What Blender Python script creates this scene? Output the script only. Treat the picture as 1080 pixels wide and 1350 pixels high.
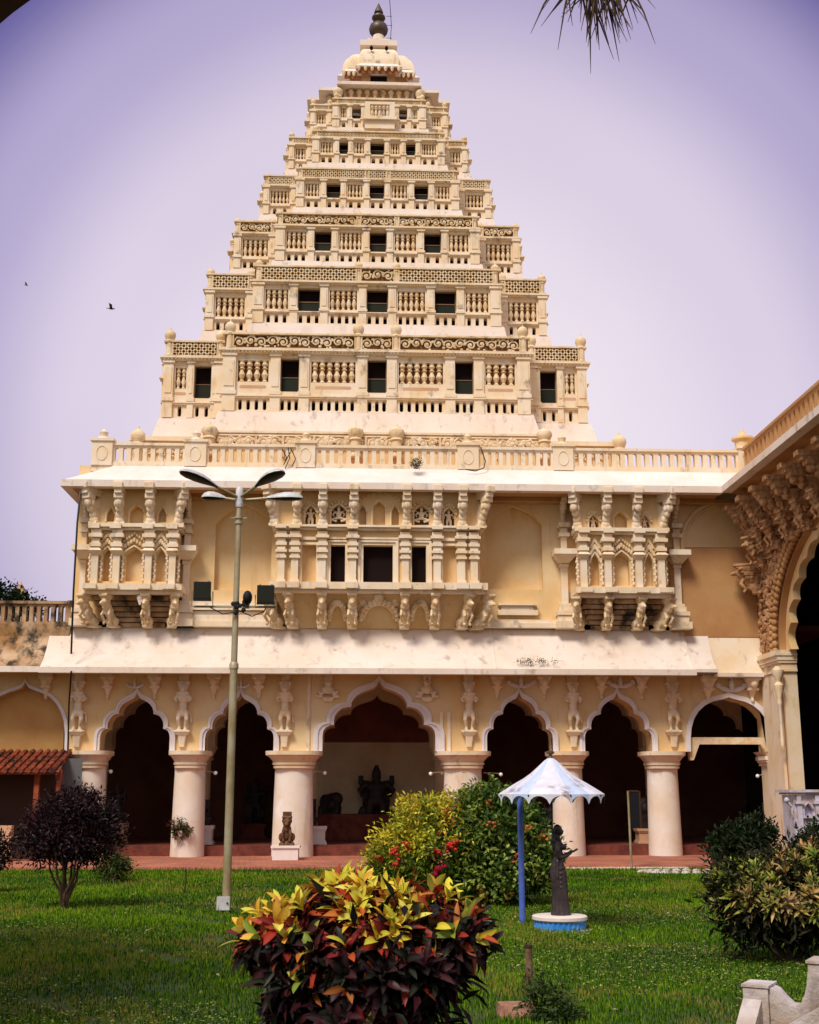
import bpy, bmesh, math, random
import numpy as np
from mathutils import Vector, Matrix
from mathutils.geometry import tessellate_polygon
R = math.radians
WX = 15.0; EV = 1.55                      # right wing's wall plane, depth of the upper eave
scene = bpy.context.scene
for o in list(bpy.data.objects): bpy.data.objects.remove(o)

# ------------------------------------------------------------------ camera
CH = 2.3; F = 1600.0; PITCH = math.atan(370/1600.0); YAW = R(2.5)
cam_d = bpy.data.cameras.new('camera'); cam = bpy.data.objects.new('camera', cam_d)
scene.collection.objects.link(cam); scene.camera = cam
cam.location = (0, 0, CH); cam.rotation_euler = (math.pi/2 + PITCH, 0, -YAW)
cam_d.sensor_fit = 'VERTICAL'; cam_d.sensor_height = 36; cam_d.sensor_width = 28.8
cam_d.lens = 36*F/1350; cam_d.clip_start = 0.05; cam_d.clip_end = 3000
scene.render.resolution_x = 819; scene.render.resolution_y = 1024
# ------------------------------------------------------------------ world, sun, exposure
SUN_EL, SUN_AZ = R(50), R(-150)        # azimuth measured from +Y (view direction) towards +X
w = bpy.data.worlds.new('World'); scene.world = w; w.use_nodes = True
nt = w.node_tree; nt.nodes.clear()
wo = nt.nodes.new('ShaderNodeOutputWorld'); bg = nt.nodes.new('ShaderNodeBackground')
sky = nt.nodes.new('ShaderNodeTexSky'); sky.sky_type = 'NISHITA'; sky.sun_disc = False
sky.sun_elevation = SUN_EL; sky.sun_rotation = SUN_AZ
tc = nt.nodes.new('ShaderNodeTexCoord')
dot = nt.nodes.new('ShaderNodeVectorMath'); dot.operation = 'DOT_PRODUCT'
gd = Vector((0.06, 1.0, 0.27)).normalized(); dot.inputs[1].default_value = gd
nt.links.new(tc.outputs['Generated'], dot.inputs[0])
cr = nt.nodes.new('ShaderNodeValToRGB'); cr.color_ramp.interpolation = 'EASE'
e = cr.color_ramp.elements
e[0].position = 0.0; e[0].color = (0.66, 0.60, 0.64, 1)
e[1].position = 1.0; e[1].color = (0.85, 0.77, 0.84, 1)
for p, c in ((0.35, (0.58, 0.52, 0.62, 1)), (0.80, (0.13, 0.10, 0.32, 1)), (0.885, (0.10, 0.085, 0.29, 1)), (0.925, (0.42, 0.36, 0.57, 1)), (0.962, (0.68, 0.60, 0.73, 1))):
    q = e.new(p); q.color = c
nt.links.new(dot.outputs['Value'], cr.inputs['Fac'])
nz = nt.nodes.new('ShaderNodeTexNoise'); nz.inputs['Scale'].default_value = 2.2; nz.inputs['Detail'].default_value = 3
nt.links.new(tc.outputs['Generated'], nz.inputs['Vector'])
mr = nt.nodes.new('ShaderNodeMapRange'); mr.inputs['To Min'].default_value = 0.86; mr.inputs['To Max'].default_value = 1.14
nt.links.new(nz.outputs['Fac'], mr.inputs['Value'])
vm = nt.nodes.new('ShaderNodeVectorMath'); vm.operation = 'SCALE'
nt.links.new(cr.outputs['Color'], vm.inputs[0]); nt.links.new(mr.outputs['Result'], vm.inputs['Scale'])
# the overcast veil over the clear-sky model
sc = nt.nodes.new('ShaderNodeVectorMath'); sc.operation = 'SCALE'; sc.inputs['Scale'].default_value = 10.5
nt.links.new(vm.outputs[0], sc.inputs[0])
mx = nt.nodes.new('ShaderNodeMixRGB'); mx.inputs['Fac'].default_value = 0.96
nt.links.new(sky.outputs['Color'], mx.inputs['Color1']); nt.links.new(sc.outputs[0], mx.inputs['Color2'])
nt.links.new(mx.outputs['Color'], bg.inputs['Color']); bg.inputs['Strength'].default_value = 0.075
nt.links.new(bg.outputs['Background'], wo.inputs['Surface'])
sd = bpy.data.lights.new('sun', 'SUN'); sd.energy = 2.3; sd.angle = R(16); sd.color = (1.0, 0.93, 0.80)
sun = bpy.data.objects.new('sun', sd); scene.collection.objects.link(sun)
sv = Vector((math.sin(SUN_AZ)*math.cos(SUN_EL), math.cos(SUN_AZ)*math.cos(SUN_EL), math.sin(SUN_EL)))
sun.rotation_euler = sv.to_track_quat('Z', 'Y').to_euler(); sun.location = (0, 0, 60)
scene.view_settings.view_transform = 'Standard'; scene.view_settings.look = 'None'
scene.view_settings.exposure = 0.45; scene.view_settings.gamma = 1

# ------------------------------------------------------------------ measuring helpers
fw = Vector((math.sin(YAW)*math.cos(PITCH), math.cos(YAW)*math.cos(PITCH), math.sin(PITCH)))
rt = Vector((math.cos(YAW), -math.sin(YAW), 0)); up = rt.cross(fw)
def ray(px, py): return fw + rt*((px-540)/F) + up*((675-py)/F)
def at(px, py, Y):
    d = ray(px, py); t = Y/d.y; return Vector((d.x*t, Y, CH + d.z*t))
def atX(px, py, X):
    d = ray(px, py); t = X/d.x; return Vector((X, d.y*t, CH + d.z*t))
def gnd(px, py, z=0.0):
    d = ray(px, py); t = (z-CH)/d.z; return Vector((d.x*t, d.y*t, z))
def zat(py, Y, px=500): return at(px, py, Y).z
def xat(px, py, Y): return at(px, py, Y).x

# ------------------------------------------------------------------ materials
MATS = {}
def nmat(name, col, rough=0.85, var=None, vscale=1.5, streak=None, sfac=0.35, bump=0.0, bscale=30, spec=0.3, metal=0, attr=False, vor=0, smear=None):
    m = bpy.data.materials.new(name); m.use_nodes = True; t = m.node_tree; N = t.nodes; L = t.links
    b = N['Principled BSDF']; b.inputs['Roughness'].default_value = rough
    b.inputs['Specular IOR Level'].default_value = spec; b.inputs['Metallic'].default_value = metal
    geo = N.new('ShaderNodeNewGeometry'); P = geo.outputs['Position']
    src = None
    if attr:
        a = N.new('ShaderNodeAttribute'); a.attribute_name = 'Col'; src = a.outputs['Color']
    else:
        c = N.new('ShaderNodeRGB'); c.outputs[0].default_value = (*col, 1); src = c.outputs[0]
    def mixin(src, fac, col2):
        mm = N.new('ShaderNodeMixRGB'); L.new(fac, mm.inputs['Fac']); L.new(src, mm.inputs['Color1']); mm.inputs['Color2'].default_value = (*col2, 1); return mm.outputs['Color']
    def noise(scale, detail=5, stretch=None):
        n = N.new('ShaderNodeTexNoise'); n.inputs['Scale'].default_value = scale; n.inputs['Detail'].default_value = detail; n.inputs['Roughness'].default_value = 0.62
        if stretch:
            mp = N.new('ShaderNodeMapping'); mp.inputs['Scale'].default_value = stretch; L.new(P, mp.inputs['Vector']); L.new(mp.outputs['Vector'], n.inputs['Vector'])
        else: L.new(P, n.inputs['Vector'])
        return n.outputs['Fac']
    def rng(s, a, bb, lo=0.0, hi=1.0):
        r = N.new('ShaderNodeMapRange'); L.new(s, r.inputs['Value']); r.inputs['From Min'].default_value = a; r.inputs['From Max'].default_value = bb
        r.inputs['To Min'].default_value = lo; r.inputs['To Max'].default_value = hi; return r.outputs['Result']
    if var: src = mixin(src, rng(noise(vscale), 0.38, 0.66), var)
    if streak: src = mixin(src, rng(noise(1.0, 7, (2.2, 2.2, 0.45)), 0.56, 0.78, 0, sfac), streak)
    if smear: src = mixin(src, rng(noise(2.1, 9, (1.0, 1.0, 0.7)), smear[2] if len(smear) > 2 else 0.585, smear[3] if len(smear) > 2 else 0.72, 0, smear[1]), smear[0])
    L.new(src, b.inputs['Base Color'])
    if bump or vor:
        bp = N.new('ShaderNodeBump'); bp.inputs['Strength'].default_value = bump or 0.8; bp.inputs['Distance'].default_value = 0.02 if not vor else 0.06
        if vor:
            v = N.new('ShaderNodeTexVoronoi'); v.inputs['Scale'].default_value = vor; L.new(P, v.inputs['Vector']); L.new(v.outputs['Distance'], bp.inputs['Height'])
        else: L.new(noise(bscale, 6), bp.inputs['Height'])
        L.new(bp.outputs['Normal'], b.inputs['Normal'])
    MATS[name] = m; return m
nmat('plaster', (0.74, 0.485, 0.22), var=(0.79, 0.60, 0.36), vscale=0.55, streak=(0.34, 0.19, 0.07), sfac=0.40, bump=0.35, bscale=22)
nmat('plaster_light', (0.82, 0.69, 0.55), var=(0.78, 0.58, 0.36), vscale=1.1, streak=(0.26, 0.12, 0.045), sfac=0.55, bump=0.4, bscale=24, smear=((0.10,0.055,0.03),0.60))
nmat('carved', (0.80, 0.65, 0.46), var=(0.66, 0.44, 0.22), vscale=2.4, streak=(0.28, 0.15, 0.06), sfac=0.55, bump=0.9, bscale=9, smear=((0.12,0.06,0.03),0.65))
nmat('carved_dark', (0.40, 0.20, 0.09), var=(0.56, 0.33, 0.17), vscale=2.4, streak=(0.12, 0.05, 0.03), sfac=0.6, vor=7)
nmat('limewash', (0.80, 0.69, 0.63), var=(0.74, 0.60, 0.50), vscale=0.5, streak=(0.40, 0.27, 0.16), sfac=0.55, bump=0.4, bscale=12, smear=((0.20,0.12,0.07),0.55))
nmat('column_wash', (0.80, 0.71, 0.64), var=(0.75, 0.60, 0.47), vscale=1.3, streak=(0.40,0.24,0.12), sfac=0.75, bump=0.3, bscale=16, smear=((0.88,0.82,0.84),0.8))
nmat('limewash_clean', (0.80, 0.72, 0.70), var=(0.74, 0.63, 0.57), vscale=0.9, streak=(0.55,0.40,0.26), sfac=.35, bump=0.25, bscale=16)
nmat('stained', (0.30, 0.15, 0.055), var=(0.56, 0.38, 0.24), vscale=0.9, streak=(0.045, 0.035, 0.03), sfac=1.0, bump=0.5, bscale=14, smear=((0.025,0.018,0.012),.95,.47,.62))
nmat('trim_white', (0.76, 0.70, 0.74), var=(0.68, 0.58, 0.55), vscale=1.6, bump=0.2, bscale=18)
nmat('recess_shade', (0.22, 0.075, 0.025), var=(0.34, 0.14, 0.05), vscale=2)  # brown set dark so the colour carries the shade in the recesses
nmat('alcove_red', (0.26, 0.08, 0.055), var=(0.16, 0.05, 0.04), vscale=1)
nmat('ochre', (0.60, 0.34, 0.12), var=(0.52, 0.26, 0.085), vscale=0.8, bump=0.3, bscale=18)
nmat('wing_plaster', (0.50, 0.28, 0.12), var=(0.44, 0.21, 0.085), vscale=0.7, streak=(0.22,0.10,0.04), sfac=0.5, bump=0.4, bscale=18)  # brown wing plaster, lowered further so its colour carries the wing's shade
nmat('backing_shade', (0.16, 0.075, 0.03), var=(0.26, 0.13, 0.05), vscale=2)  # dark brown that paints in the shade behind lattices and niche figures
nmat('salmon', (0.58, 0.30, 0.17), var=(0.62, 0.42, 0.27), vscale=1.2, bump=0.3)
nmat('void', (0.012, 0.006, 0.006), rough=0.9, spec=0.1)  # near-black colour standing in for darkness inside openings
nmat('pane', (0.014, 0.016, 0.009), rough=0.6, spec=0.15)
nmat('frame', (0.20, 0.12, 0.07), rough=0.7)
nmat('maroon', (0.12, 0.03, 0.022), var=(0.16, 0.07, 0.035), vscale=0.6)  # maroon walls, kept dark to put hall and porch gloom into the colour
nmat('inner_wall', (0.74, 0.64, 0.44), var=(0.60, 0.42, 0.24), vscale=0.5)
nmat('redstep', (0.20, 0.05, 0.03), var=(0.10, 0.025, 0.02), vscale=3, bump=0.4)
nmat('granite', (0.018, 0.014, 0.014), rough=0.5, var=(0.035, 0.025, 0.022), vscale=6, bump=0.5, bscale=30)
nmat('brown_stone', (0.16, 0.075, 0.03), rough=0.6, var=(0.05, 0.02, 0.012), vscale=9, bump=0.6, bscale=30)
nmat('bronze', (0.022, 0.013, 0.016), rough=0.42, var=(0.05, 0.032, 0.036), vscale=7, bump=0.4, bscale=30, spec=0.6)
nmat('finial_metal', (0.045, 0.022, 0.012), rough=0.45, var=(0.09, 0.045, 0.02), vscale=2, spec=0.6)
nmat('galv', (0.42, 0.36, 0.24), rough=0.5, var=(0.30, 0.22, 0.09), vscale=2.2, streak=(0.10,0.08,0.05), sfac=0.7, spec=0.6, metal=0.25, bump=0.2)
nmat('lamp_white', (0.62, 0.62, 0.66), rough=0.35, var=(0.42, 0.40, 0.38), vscale=6)
nmat('black', (0.010, 0.009, 0.011), rough=0.4)
nmat('umb_white', (0.72, 0.74, 0.86), rough=0.5, var=(0.62, 0.60, 0.70), vscale=5, smear=((0.10,0.03,0.012),1.0))
nmat('umb_blue', (0.48, 0.58, 0.80), rough=0.5, var=(0.60, 0.66, 0.84), vscale=5, smear=((0.10,0.03,0.012),1.0))
nmat('blue_pole', (0.07, 0.13, 0.50), rough=0.4, var=(0.12,0.19,0.58), vscale=4)
nmat('blue_tile', (0.03, 0.22, 0.70), rough=0.5, var=(0.10, 0.36, 0.80), vscale=4, bump=0.3)
nmat('tile', (0.36, 0.08, 0.03), var=(0.16, 0.035, 0.02), vscale=2.2, bump=0.5, smear=((0.02,0.014,0.012),.9,.48,.6))
nmat('wood_dark', (0.05, 0.02, 0.012), rough=0.7)
nmat('tin', (0.12, 0.12, 0.12), rough=0.5, var=(0.12,0.12,0.14), vscale=3)
nmat('concrete', (0.66, 0.60, 0.62), var=(0.36, 0.24, 0.13), vscale=2.5, streak=(0.16,0.09,0.05), sfac=0.9, bump=0.7, bscale=18, smear=((0.08,0.05,0.05),0.7))
nmat('smashed_block', (0.40, 0.22, 0.15), var=(0.20, 0.07, 0.045), vscale=5, bump=0.9, bscale=10, smear=((0.62,0.52,0.5),.9,.52,.6))
nmat('rusty', (0.22, 0.15, 0.10), var=(0.12, 0.04, 0.02), vscale=9, bump=0.6)
nmat('bark', (0.06, 0.035, 0.02), var=(0.11, 0.07, 0.045), vscale=8, bump=0.8)
nmat('leaf', (0, 0, 0), rough=0.40, attr=True, spec=0.18)
nmat('leaf_soft', (0, 0, 0), rough=0.75, attr=True, spec=0.04)
nmat('bulb', (0.85, 0.85, 0.85), rough=0.2)
nmat('marble', (0.60, 0.56, 0.72), rough=0.45, var=(0.46, 0.34, 0.30), vscale=5)
nmat('turret_ochre', (0.58, 0.35, 0.13), var=(0.6, 0.45, 0.3), vscale=1)  # the far turret's own ochre
# leaf translucency
for k in ('leaf', 'leaf_soft'):
    m = MATS[k]; t = m.node_tree; b = t.nodes['Principled BSDF']; o_ = t.nodes['Material Output']
    tr = t.nodes.new('ShaderNodeBsdfTranslucent'); mixs = t.nodes.new('ShaderNodeMixShader'); mixs.inputs[0].default_value = 0.28
    a = [n for n in t.nodes if n.bl_idname == 'ShaderNodeAttribute'][0]
    t.links.new(a.outputs['Color'], tr.inputs['Color']); t.links.new(b.outputs[0], mixs.inputs[1]); t.links.new(tr.outputs[0], mixs.inputs[2]); t.links.new(mixs.outputs[0], o_.inputs['Surface'])
def brick_mat(name, c1, c2, mortar, scale, bw=0.5, rh=0.25, rot=0):
    m = bpy.data.materials.new(name); m.use_nodes = True; t = m.node_tree; N = t.nodes; L = t.links; b = N['Principled BSDF']
    g = N.new('ShaderNodeNewGeometry'); mp = N.new('ShaderNodeMapping'); mp.inputs['Rotation'].default_value = (0, 0, rot); L.new(g.outputs['Position'], mp.inputs['Vector'])
    k = N.new('ShaderNodeTexBrick'); k.inputs['Scale'].default_value = scale; k.inputs['Color1'].default_value = (*c1, 1); k.inputs['Color2'].default_value = (*c2, 1); k.inputs['Mortar'].default_value = (*mortar, 1)
    k.inputs['Mortar Size'].default_value = 0.03; L.new(mp.outputs['Vector'], k.inputs['Vector'])
    n = N.new('ShaderNodeTexNoise'); n.inputs['Scale'].default_value = 0.9; n.inputs['Detail'].default_value = 8; L.new(g.outputs['Position'], n.inputs['Vector'])
    r = N.new('ShaderNodeMapRange'); r.inputs['From Min'].default_value = 0.35; r.inputs['From Max'].default_value = 0.75; r.inputs['To Min'].default_value = 0.75; r.inputs['To Max'].default_value = 1.3; L.new(n.outputs['Fac'], r.inputs['Value'])
    v = N.new('ShaderNodeVectorMath'); v.operation = 'SCALE'; L.new(k.outputs['Color'], v.inputs[0]); L.new(r.outputs['Result'], v.inputs['Scale']); L.new(v.outputs[0], b.inputs['Base Color'])
    b.inputs['Roughness'].default_value = 0.85; MATS[name] = m
brick_mat('pavers', (0.50, 0.17, 0.10), (0.42, 0.135, 0.08), (0.28, 0.11, 0.07), 2.0, rot=0.7)
# ground material
def ground_mat():
    m = bpy.data.materials.new('soil_grass'); m.use_nodes = True; t = m.node_tree; N = t.nodes; L = t.links; b = N['Principled BSDF']
    g = N.new('ShaderNodeNewGeometry'); n1 = N.new('ShaderNodeTexNoise'); n1.inputs['Scale'].default_value = 0.6; n1.inputs['Detail'].default_value = 8; L.new(g.outputs['Position'], n1.inputs['Vector'])
    c = N.new('ShaderNodeValToRGB'); c.color_ramp.elements[0].position = 0.35; c.color_ramp.elements[0].color = (0.025, 0.06, 0.006, 1); c.color_ramp.elements[1].position = 0.7; c.color_ramp.elements[1].color = (0.06, 0.085, 0.012, 1)
    L.new(n1.outputs['Fac'], c.inputs['Fac']); L.new(c.outputs['Color'], b.inputs['Base Color']); b.inputs['Roughness'].default_value = 0.95
    MATS['soil_grass'] = m
ground_mat()

# ------------------------------------------------------------------ object helpers
col = scene.collection
W = {}                                    # world location of every object
def lk(o, parent, wl):
    col.objects.link(o); wl = Vector(wl)
    if parent is not None: o.parent = parent; o.location = wl - W[parent.name]
    else: o.location = wl
    W[o.name] = wl; return o
def tag(o, label=None, cat=None, group=None, kind=None):
    if label: o['label'] = label
    if cat: o['category'] = cat
    if group: o['group'] = group
    if kind: o['kind'] = kind
    return o
def empty(name, loc, label=None, cat=None, group=None):
    o = bpy.data.objects.new(name, None); o.empty_display_size = 0.3; lk(o, None, loc); return tag(o, label, cat, group)
class MB:
    def __init__(s): s.v = []; s.f = []
    def add(s, vs, fs):
        n = len(s.v); s.v += [tuple(q) for q in vs]; s.f += [tuple(i+n for i in f) for f in fs]; return s
    def box(s, x0, x1, y0, y1, z0, z1):
        return s.add([(x0,y0,z0),(x1,y0,z0),(x1,y1,z0),(x0,y1,z0),(x0,y0,z1),(x1,y0,z1),(x1,y1,z1),(x0,y1,z1)],
              [(0,1,5,4),(1,2,6,5),(2,3,7,6),(3,0,4,7),(4,5,6,7),(3,2,1,0)])
    def frus(s, b, t, z0, z1):      # b,t = (x0,x1,y0,y1)
        return s.add([(b[0],b[2],z0),(b[1],b[2],z0),(b[1],b[3],z0),(b[0],b[3],z0),(t[0],t[2],z1),(t[1],t[2],z1),(t[1],t[3],z1),(t[0],t[3],z1)],
              [(0,1,5,4),(1,2,6,5),(2,3,7,6),(3,0,4,7),(4,5,6,7),(3,2,1,0)])
    def lathe(s, prof, c, n=12, sx=1, sy=1, ribs=0, rib=0.06, sq=0):
        vs = []; fs = []
        for (r, z) in prof:
            for k in range(n):
                a = 2*math.pi*(k+0.5)/n; rr = r
                if ribs: rr = r*(1 - rib*(0.5+0.5*math.cos(ribs*a)))
                cx_, sy_ = math.cos(a), math.sin(a)
                if sq:
                    q = 1/((abs(cx_)**sq + abs(sy_)**sq)**(1/sq)); rr *= q
                vs.append((c[0]+rr*cx_*sx, c[1]+rr*sy_*sy, c[2]+z))
        m = len(prof)
        for i in range(m-1):
            for k in range(n):
                k2 = (k+1) % n; fs.append((i*n+k, i*n+k2, (i+1)*n+k2, (i+1)*n+k))
        fs.append(tuple(range(n))[::-1]); fs.append(tuple((m-1)*n+k for k in range(n)))
        return s.add(vs, fs)
    def tube(s, pts, r, n=6, taper=None):
        pts = [Vector(p) for p in pts]; m = len(pts); vs = []; fs = []
        for i, p in enumerate(pts):
            t = (pts[min(i+1, m-1)] - pts[max(i-1, 0)]).normalized()
            a = t.orthogonal().normalized() if abs(t.z) > 0.99 or True else None
            ref = Vector((0,1,0)) if abs(t.y) < 0.9 else Vector((1,0,0))
            a = t.cross(ref).normalized(); b = t.cross(a)
            rr = r[i] if isinstance(r, (list, tuple)) else (r if taper is None else r*(1+(taper-1)*i/(m-1)))
            for k in range(n):
                g = 2*math.pi*k/n; vs.append(p + a*math.cos(g)*rr + b*math.sin(g)*rr)
        for i in range(m-1):
            for k in range(n):
                k2 = (k+1) % n; fs.append((i*n+k, i*n+k2, (i+1)*n+k2, (i+1)*n+k))
        fs.append(tuple(range(n))[::-1]); fs.append(tuple((m-1)*n+k for k in range(n)))
        return s.add(vs, fs)
    def ell(s, c, r, n=8, m=6, rot=None):
        vs = []; fs = []; c = Vector(c)
        if not hasattr(r, '__len__'): r = (r, r, r)
        for i in range(m+1):
            th = math.pi*i/m
            for k in range(n):
                ph = 2*math.pi*k/n
                q = Vector((r[0]*math.sin(th)*math.cos(ph), r[1]*math.sin(th)*math.sin(ph), r[2]*math.cos(th)))
                if rot is not None: q = rot @ q
                vs.append(c+q)
        for i in range(m):
            for k in range(n):
                k2 = (k+1) % n; fs.append((i*n+k, i*n+k2, (i+1)*n+k2, (i+1)*n+k))
        return s.add(vs, fs)
    def prism(s, loops, a0, a1, axis='Y', caps=True):
        mp = (lambda u, v, a: (u, a, v)) if axis == 'Y' else ((lambda u, v, a: (a, u, v)) if axis == 'X' else (lambda u, v, a: (u, v, a)))
        flat = [p for lp in loops for p in lp]; n = len(flat)
        vs = [mp(p[0], p[1], a0) for p in flat] + [mp(p[0], p[1], a1) for p in flat]; fs = []
        if caps:
            tr = tessellate_polygon([[Vector((p[0], p[1], 0)) for p in lp] for lp in loops])
            for t in tr: fs.append(tuple(t)); fs.append(tuple(i+n for i in t[::-1]))
        o = 0
        for lp in loops:
            k = len(lp)
            for i in range(k):
                j = (i+1) % k; fs.append((o+i, o+j, n+o+j, n+o+i))
            o += k
        return s.add(vs, fs)
    def mesh(s, name, mat, pivot, sharp=35):
        me = bpy.data.meshes.new(name)
        me.from_pydata([(a-pivot[0], b-pivot[1], c-pivot[2]) for a, b, c in s.v], [], s.f)
        bm = bmesh.new(); bm.from_mesh(me); bmesh.ops.recalc_face_normals(bm, faces=bm.faces); bm.to_mesh(me); bm.free()
        me.polygons.foreach_set('use_smooth', [True]*len(me.polygons)); me.set_sharp_from_angle(angle=R(sharp))
        me.materials.append(MATS[mat]); me.update(); return me
    def build(s, name, mat, parent=None, label=None, cat=None, group=None, kind=None, sharp=35):
        if not s.v: return None
        a = np.array(s.v); pv = (float((a[:,0].min()+a[:,0].max())/2), float((a[:,1].min()+a[:,1].max())/2), float(a[:,2].min()))
        me = s.mesh(name, mat, pv, sharp); o = bpy.data.objects.new(name, me); lk(o, parent, pv); return tag(o, label, cat, group, kind)
def inst(me, name, parent, loc, scale=(1,1,1), rotz=0, label=None, cat=None, group=None):
    o = bpy.data.objects.new(name, me); lk(o, parent, loc); o.scale = scale; o.rotation_euler = (0, 0, rotz); return tag(o, label, cat, group)
def fuse(mb, mat, voxel=0.03, smooth=4, name='figure'):
    me = bpy.data.meshes.new('tmp'); me.from_pydata(mb.v, [], mb.f)
    o = bpy.data.objects.new('tmp', me); col.objects.link(o)
    m = o.modifiers.new('r', 'REMESH'); m.mode = 'VOXEL'; m.voxel_size = voxel
    if smooth: q = o.modifiers.new('s', 'SMOOTH'); q.iterations = smooth; q.factor = 0.5
    dg = bpy.context.evaluated_depsgraph_get(); ev = o.evaluated_get(dg); out = bpy.data.meshes.new_from_object(ev)
    bpy.data.objects.remove(o); out.name = name; out.materials.clear(); out.materials.append(MATS[mat])
    out.polygons.foreach_set('use_smooth', [True]*len(out.polygons)); out.update(); return out
def rect(x0, x1, z0, z1): return [(x0,z0),(x1,z0),(x1,z1),(x0,z1)]
def arch_hole(xc, w, z0, z1, n=6):
    h = w/2; return [(xc-h, z0), (xc+h, z0)] + [(xc+h*math.cos(math.pi*i/n), z1-h+h*math.sin(math.pi*i/n)) for i in range(n+1)]
def pill(xc, w, z0, z1, n=6):
    h = w/2
    return [(xc-h*math.cos(math.pi*i/n), z0+h-h*math.sin(math.pi*i/n)) for i in range(n+1)] + [(xc+h*math.cos(math.pi*i/n), z1-h+h*math.sin(math.pi*i/n)) for i in range(n+1)]
def pointed(xc, w, z0, zs, z1):
    h = w/2; L_ = [(xc+h, z0), (xc+h, zs)]
    for t in (0.25, 0.5, 0.75): L_.append((xc+h*(1-t)*(1+0.35*t*(1-t)*2), zs+(z1-zs)*t*(1+0.25*(1-t))))
    L_.append((xc, z1)); left = [(2*xc-x, z) for x, z in L_[:-1]][::-1]; return L_ + left
# ================================================================== THE TOWER
rnd = random.Random(7)
TX = None
DC = 56.3                                     # distance of the tower's axis
TX = xat(500, 300, DC)
tower = empty('palace_tower', (TX, DC, 14.0), 'tall cream stepped pyramid tower with a dark finial behind the roof balustrade', 'tower')
BAL = MB().lathe([(.35,0),(.42,.04),(.2,.12),(.34,.22),(.5,.34),(.3,.5),(.22,.58),(.45,.64),(.22,.7),(.5,.82),(.34,.92),(.42,1.0)], (0,0,0), 7)
def balusters(mb, x0, x1, y, z0, z1, n):
    w_ = (x1-x0)/n
    for k in range(n):
        xc = x0+w_*(k+.5); r = w_*0.60; h = z1-z0
        mb.add([(xc+a*r*1.5, y+b*r*1.5, z0+c*h) for a, b, c in BAL.v], BAL.f)
def lattice(mb, x0, x1, z0, z1, y0, y1, pitch, t):
    def seg(xa, za, xb, zb):
        d = Vector((xb-xa, 0, zb-za)); n_ = Vector((-d.z, 0, d.x)).normalized()*t/2
        a = Vector((xa, 0, za)); b = Vector((xb, 0, zb)); q = [a+n_, a-n_, b-n_, b+n_]
        mb.add([(p.x, y0, p.z) for p in q] + [(p.x, y1, p.z) for p in q], [(0,1,2,3),(4,7,6,5),(0,3,7,4),(1,5,6,2)])
    H = z1-z0; c = x0-H
    while c < x1:
        for sgn in (1, -1):
            # line from (c,z0) to (c+H,z1)  or mirrored
            a, b = c, c+H
            ta = max(0, (x0-a)/H); tb = min(1, (x1-a)/H)
            if tb > ta:
                if sgn == 1: seg(a+ta*H, z0+ta*H, a+tb*H, z0+tb*H)
                else: seg(a+ta*H, z1-ta*H, a+tb*H, z1-tb*H)
        c += pitch
def scrolls(mb, x0, x1, z0, z1, y, r):
    H = z1-z0; n = max(1, round((x1-x0)/(H*0.85))); w_ = (x1-x0)/n
    for k in range(n):
        s = 1 if k % 2 else -1; cx = x0+w_*(k+.5); cz = (z0+z1)/2 + s*H*0.06
        pts = []
        for i in range(15):
            a = i/14*2*math.pi*1.5 + (0 if s > 0 else math.pi); q = (1-i/16)*min(w_, H)*0.50
            pts.append((cx+q*math.cos(a), y, cz+s*q*math.sin(a)))
        mb.tube(pts, r, 5); mb.ell((cx, y, cz), (r*2.0, r*1.6, r*2.0), 6, 4)
        for j in range(6):
            a = rnd.uniform(0, 6.28); q = min(w_, H)*rnd.uniform(.48, .62)
            mb.ell((cx+q*math.cos(a), y, min(z1, max(z0, cz+q*math.sin(a)))), (r*rnd.uniform(1,2.2), r*1.3, r*rnd.uniform(.8,2)), 6, 4)
POSTC = [(.46,0),(.46,.06),(.38,.08),(.38,.5),(.5,.54),(.42,.6),(.52,.68),(.60,.76),(.55,.86),(.34,.94),(.12,.98),(.05,1.08),(.0,1.1)]
def post(parent, x, y, z0, h, r, name='post', mat='carved'):
    MB().lathe([(a*r*1.75, b*h) for a, b in POSTC], (x, y, z0), 16, ribs=8).build(name, mat, parent)
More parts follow.
